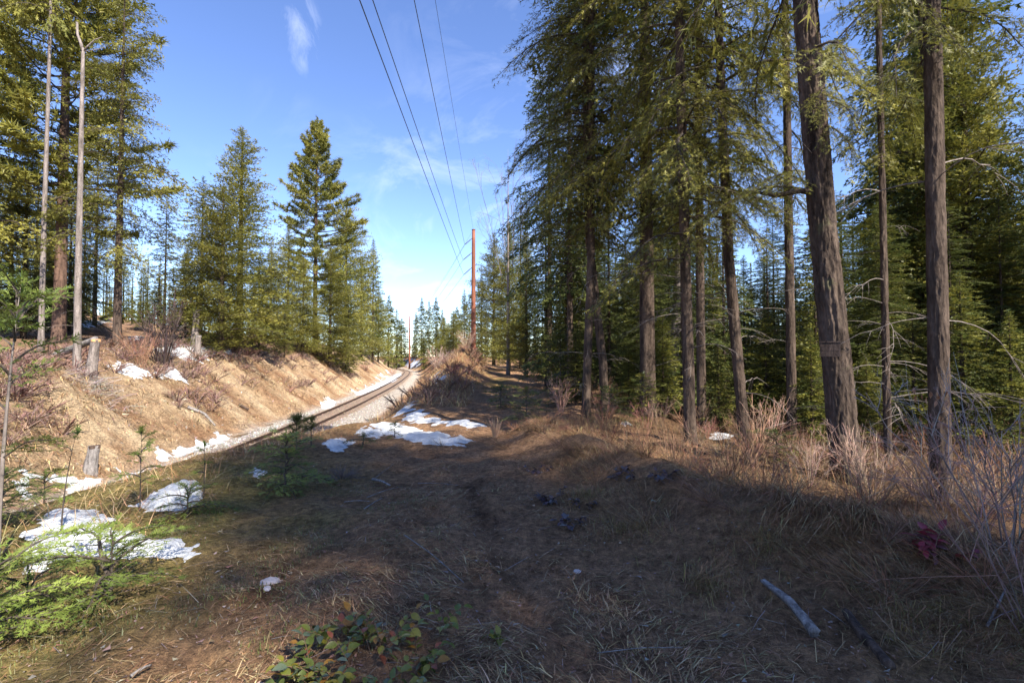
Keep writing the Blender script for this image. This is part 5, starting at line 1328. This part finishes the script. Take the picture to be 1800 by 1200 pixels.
# ---------------------------------------------------------------- broad leaved plants
def leaf_mesh(name, col, L=0.05, W=0.03, fold=0.25):
    ts = np.linspace(0, 1, 6); w = W * 0.5 * np.array([0.12, 0.75, 1.0, 0.9, 0.55, 0.03]); V = []; 
    for t, ww in zip(ts, w):
        z = -0.35 * L * (t - 0.3) ** 2
        V += [(L * t, -ww, z + ww * fold), (L * t, 0, z), (L * t, ww, z + ww * fold)]
    F_ = []
    for k in range(5):
        a = 3 * k
        F_ += [(a, a + 3, a + 4), (a, a + 4, a + 1), (a + 1, a + 4, a + 5), (a + 1, a + 5, a + 2)]
    c = jit(np.array(col), 18, 0.15); mb = MB(); mb.add(V, F_, c, 0, True); return mb.mesh(name, M['broad'])
GREENS = [(0.16, 0.18, 0.03), (0.115, 0.145, 0.03), (0.23, 0.20, 0.03), (0.11, 0.145, 0.085), (0.30, 0.155, 0.03), (0.27, 0.08, 0.04)]
LEAF = [leaf_mesh('leaf', tuple(0.72 * q for q in c)) for c in GREENS]
PURPLE = [leaf_mesh('leaf', c, 0.055, 0.035) for c in [(0.075, 0.05, 0.065), (0.095, 0.06, 0.06), (0.065, 0.06, 0.07)]]
RED = [leaf_mesh('leaf', c, 0.085, 0.045) for c in [(0.22, 0.03, 0.045), (0.15, 0.03, 0.04), (0.11, 0.04, 0.045)]]
def leafy(name, label, cat, u, v, n_st, spread, H, meshes, weights, seed, per=7, scale=1.0, d=None, pinnate=True):
    r = np.random.default_rng(seed)
    if d is None: x, y = hit(u, v)
    else: y = d; x = (u - 900) / F * d
    zb = g1(x, y)
    root = empty(name, (x, y, zb)); tag(root, label, cat)
    paths = []; w = np.array(weights) / sum(weights)
    for k in range(n_st):
        az = r.random() * 6.28; rad = spread * math.sqrt(r.random()); bx, by = rad * 0.75 * math.cos(az), rad * 0.75 * math.sin(az)
        bz = g1(x + bx, y + by) - zb; h = H * (0.45 + 0.6 * r.random()); az2 = az + r.normal() * 0.9; run = 0.5 * h + 0.06
        ts = np.linspace(0, 1, 6)
        P = np.stack([bx + run * ts ** 1.5 * math.cos(az2), by + run * ts ** 1.5 * math.sin(az2), bz + h * (1.25 * ts - 0.35 * ts ** 2)], 1); paths.append(P)
        for q in range(per):
            t = 0.35 + 0.65 * (q // 2) / max(1, (per - 1) / 2); t = min(t, 1); p = [np.interp(t, ts, P[:, i]) for i in range(3)]
            o = link('leaf', meshes[int(r.choice(len(meshes), p=w))], root, p)
            sg = 0 if q == per - 1 else (1 if q % 2 else -1)
            o.rotation_euler = (r.normal() * 0.35, -0.1 + r.normal() * 0.4, az2 + sg * (1.0 + 0.3 * r.random())); s = scale * (0.7 + 0.6 * r.random()); o.scale = (s, s, s)
    for P in paths:
        v_, t_ = tubes(P[None], np.linspace(0.003, 0.0015, 6)[None], 4, False)
        mb = MB(); mb.add(v_, t_, (0.16, 0.10, 0.06)); mb.build('stem', M['dry'], root)
leafy('low_shrub', 'low leafy shrub with green and reddish leaves at the bottom centre', 'shrub', 640, 1195, 52, 0.46, 0.15, LEAF, [5, 4, 4, 2, 2, 1], 501, d=2.62, scale=1.1)
leafy('low_shrub', 'low leafy sprigs left of the bottom centre shrub', 'shrub', 530, 1185, 9, 0.18, 0.12, LEAF, [4, 3, 5, 3, 1, 0.5], 502, d=2.5, scale=1.1)
leafy('low_shrub', 'orange and green leaved sprig above the bottom centre shrub', 'shrub', 640, 1055, 3, 0.05, 0.12, LEAF, [1, 0, 3, 0, 4, 1], 503, d=3.0, scale=1.3)
leafy('low_shrub', 'thin stemmed sprig of green leaves at the rut', 'shrub', 775, 1075, 3, 0.05, 0.16, LEAF, [3, 2, 2, 0, 0, 0], 504, d=2.9)
leafy('low_shrub', 'small fan of yellow green leaves right of the bottom centre shrub', 'shrub', 885, 1095, 2, 0.03, 0.06, LEAF, [3, 1, 4, 0, 0, 0], 505, d=2.85)
leafy('low_shrub', 'red leaved plant below the rightmost trunk', 'shrub', 1650, 985, 5, 0.10, 0.16, RED, [3, 2, 1], 506, d=3.3)
leafy('low_shrub', 'dull purple leaved plant behind the red leaved one', 'shrub', 1685, 945, 6, 0.14, 0.15, RED, [0.2, 1, 4], 507, d=3.8)
for k, (u, v, n, sp, lab) in enumerate([(975, 878, 12, 0.16, 'largest dark purple leafy clump at the right side of the path'), (1025, 892, 6, 0.09, 'dark purple clump right of the largest purple one'), (1003, 928, 6, 0.08, 'lowest dark purple clump on the path edge'),
        (1100, 838, 9, 0.15, 'dark purple clump on the berm crest'), (945, 830, 8, 0.15, 'farthest dark purple clump on the path edge'), (1165, 850, 8, 0.14, 'dark purple clump on the berm near the dry grass')]):
    leafy('low_shrub', lab, 'shrub', u, v, n, sp, 0.09, PURPLE, [1, 1, 1], 510 + k, per=6)


for o in [o for o in C.objects if o.get('label') == 'reddish bare shrub in front of the rightmost trunk']:
    r = np.random.default_rng(61)
    dead = leaf_mesh('dead_leaf', (0.30, 0.14, 0.07), 0.07, 0.03)
    for k in range(22):
        p = at(1605 + 60 * r.random(), (680 if k % 2 else 725) + 25 * r.random(), 4.6 + 0.15 * r.random()) - o.location
        c = link('dead_leaf', dead, o, p); c.rotation_euler = (r.normal() * 0.6, 1.2 + r.normal() * 0.3, r.random() * 6.28); c.scale = (0.9,) * 3
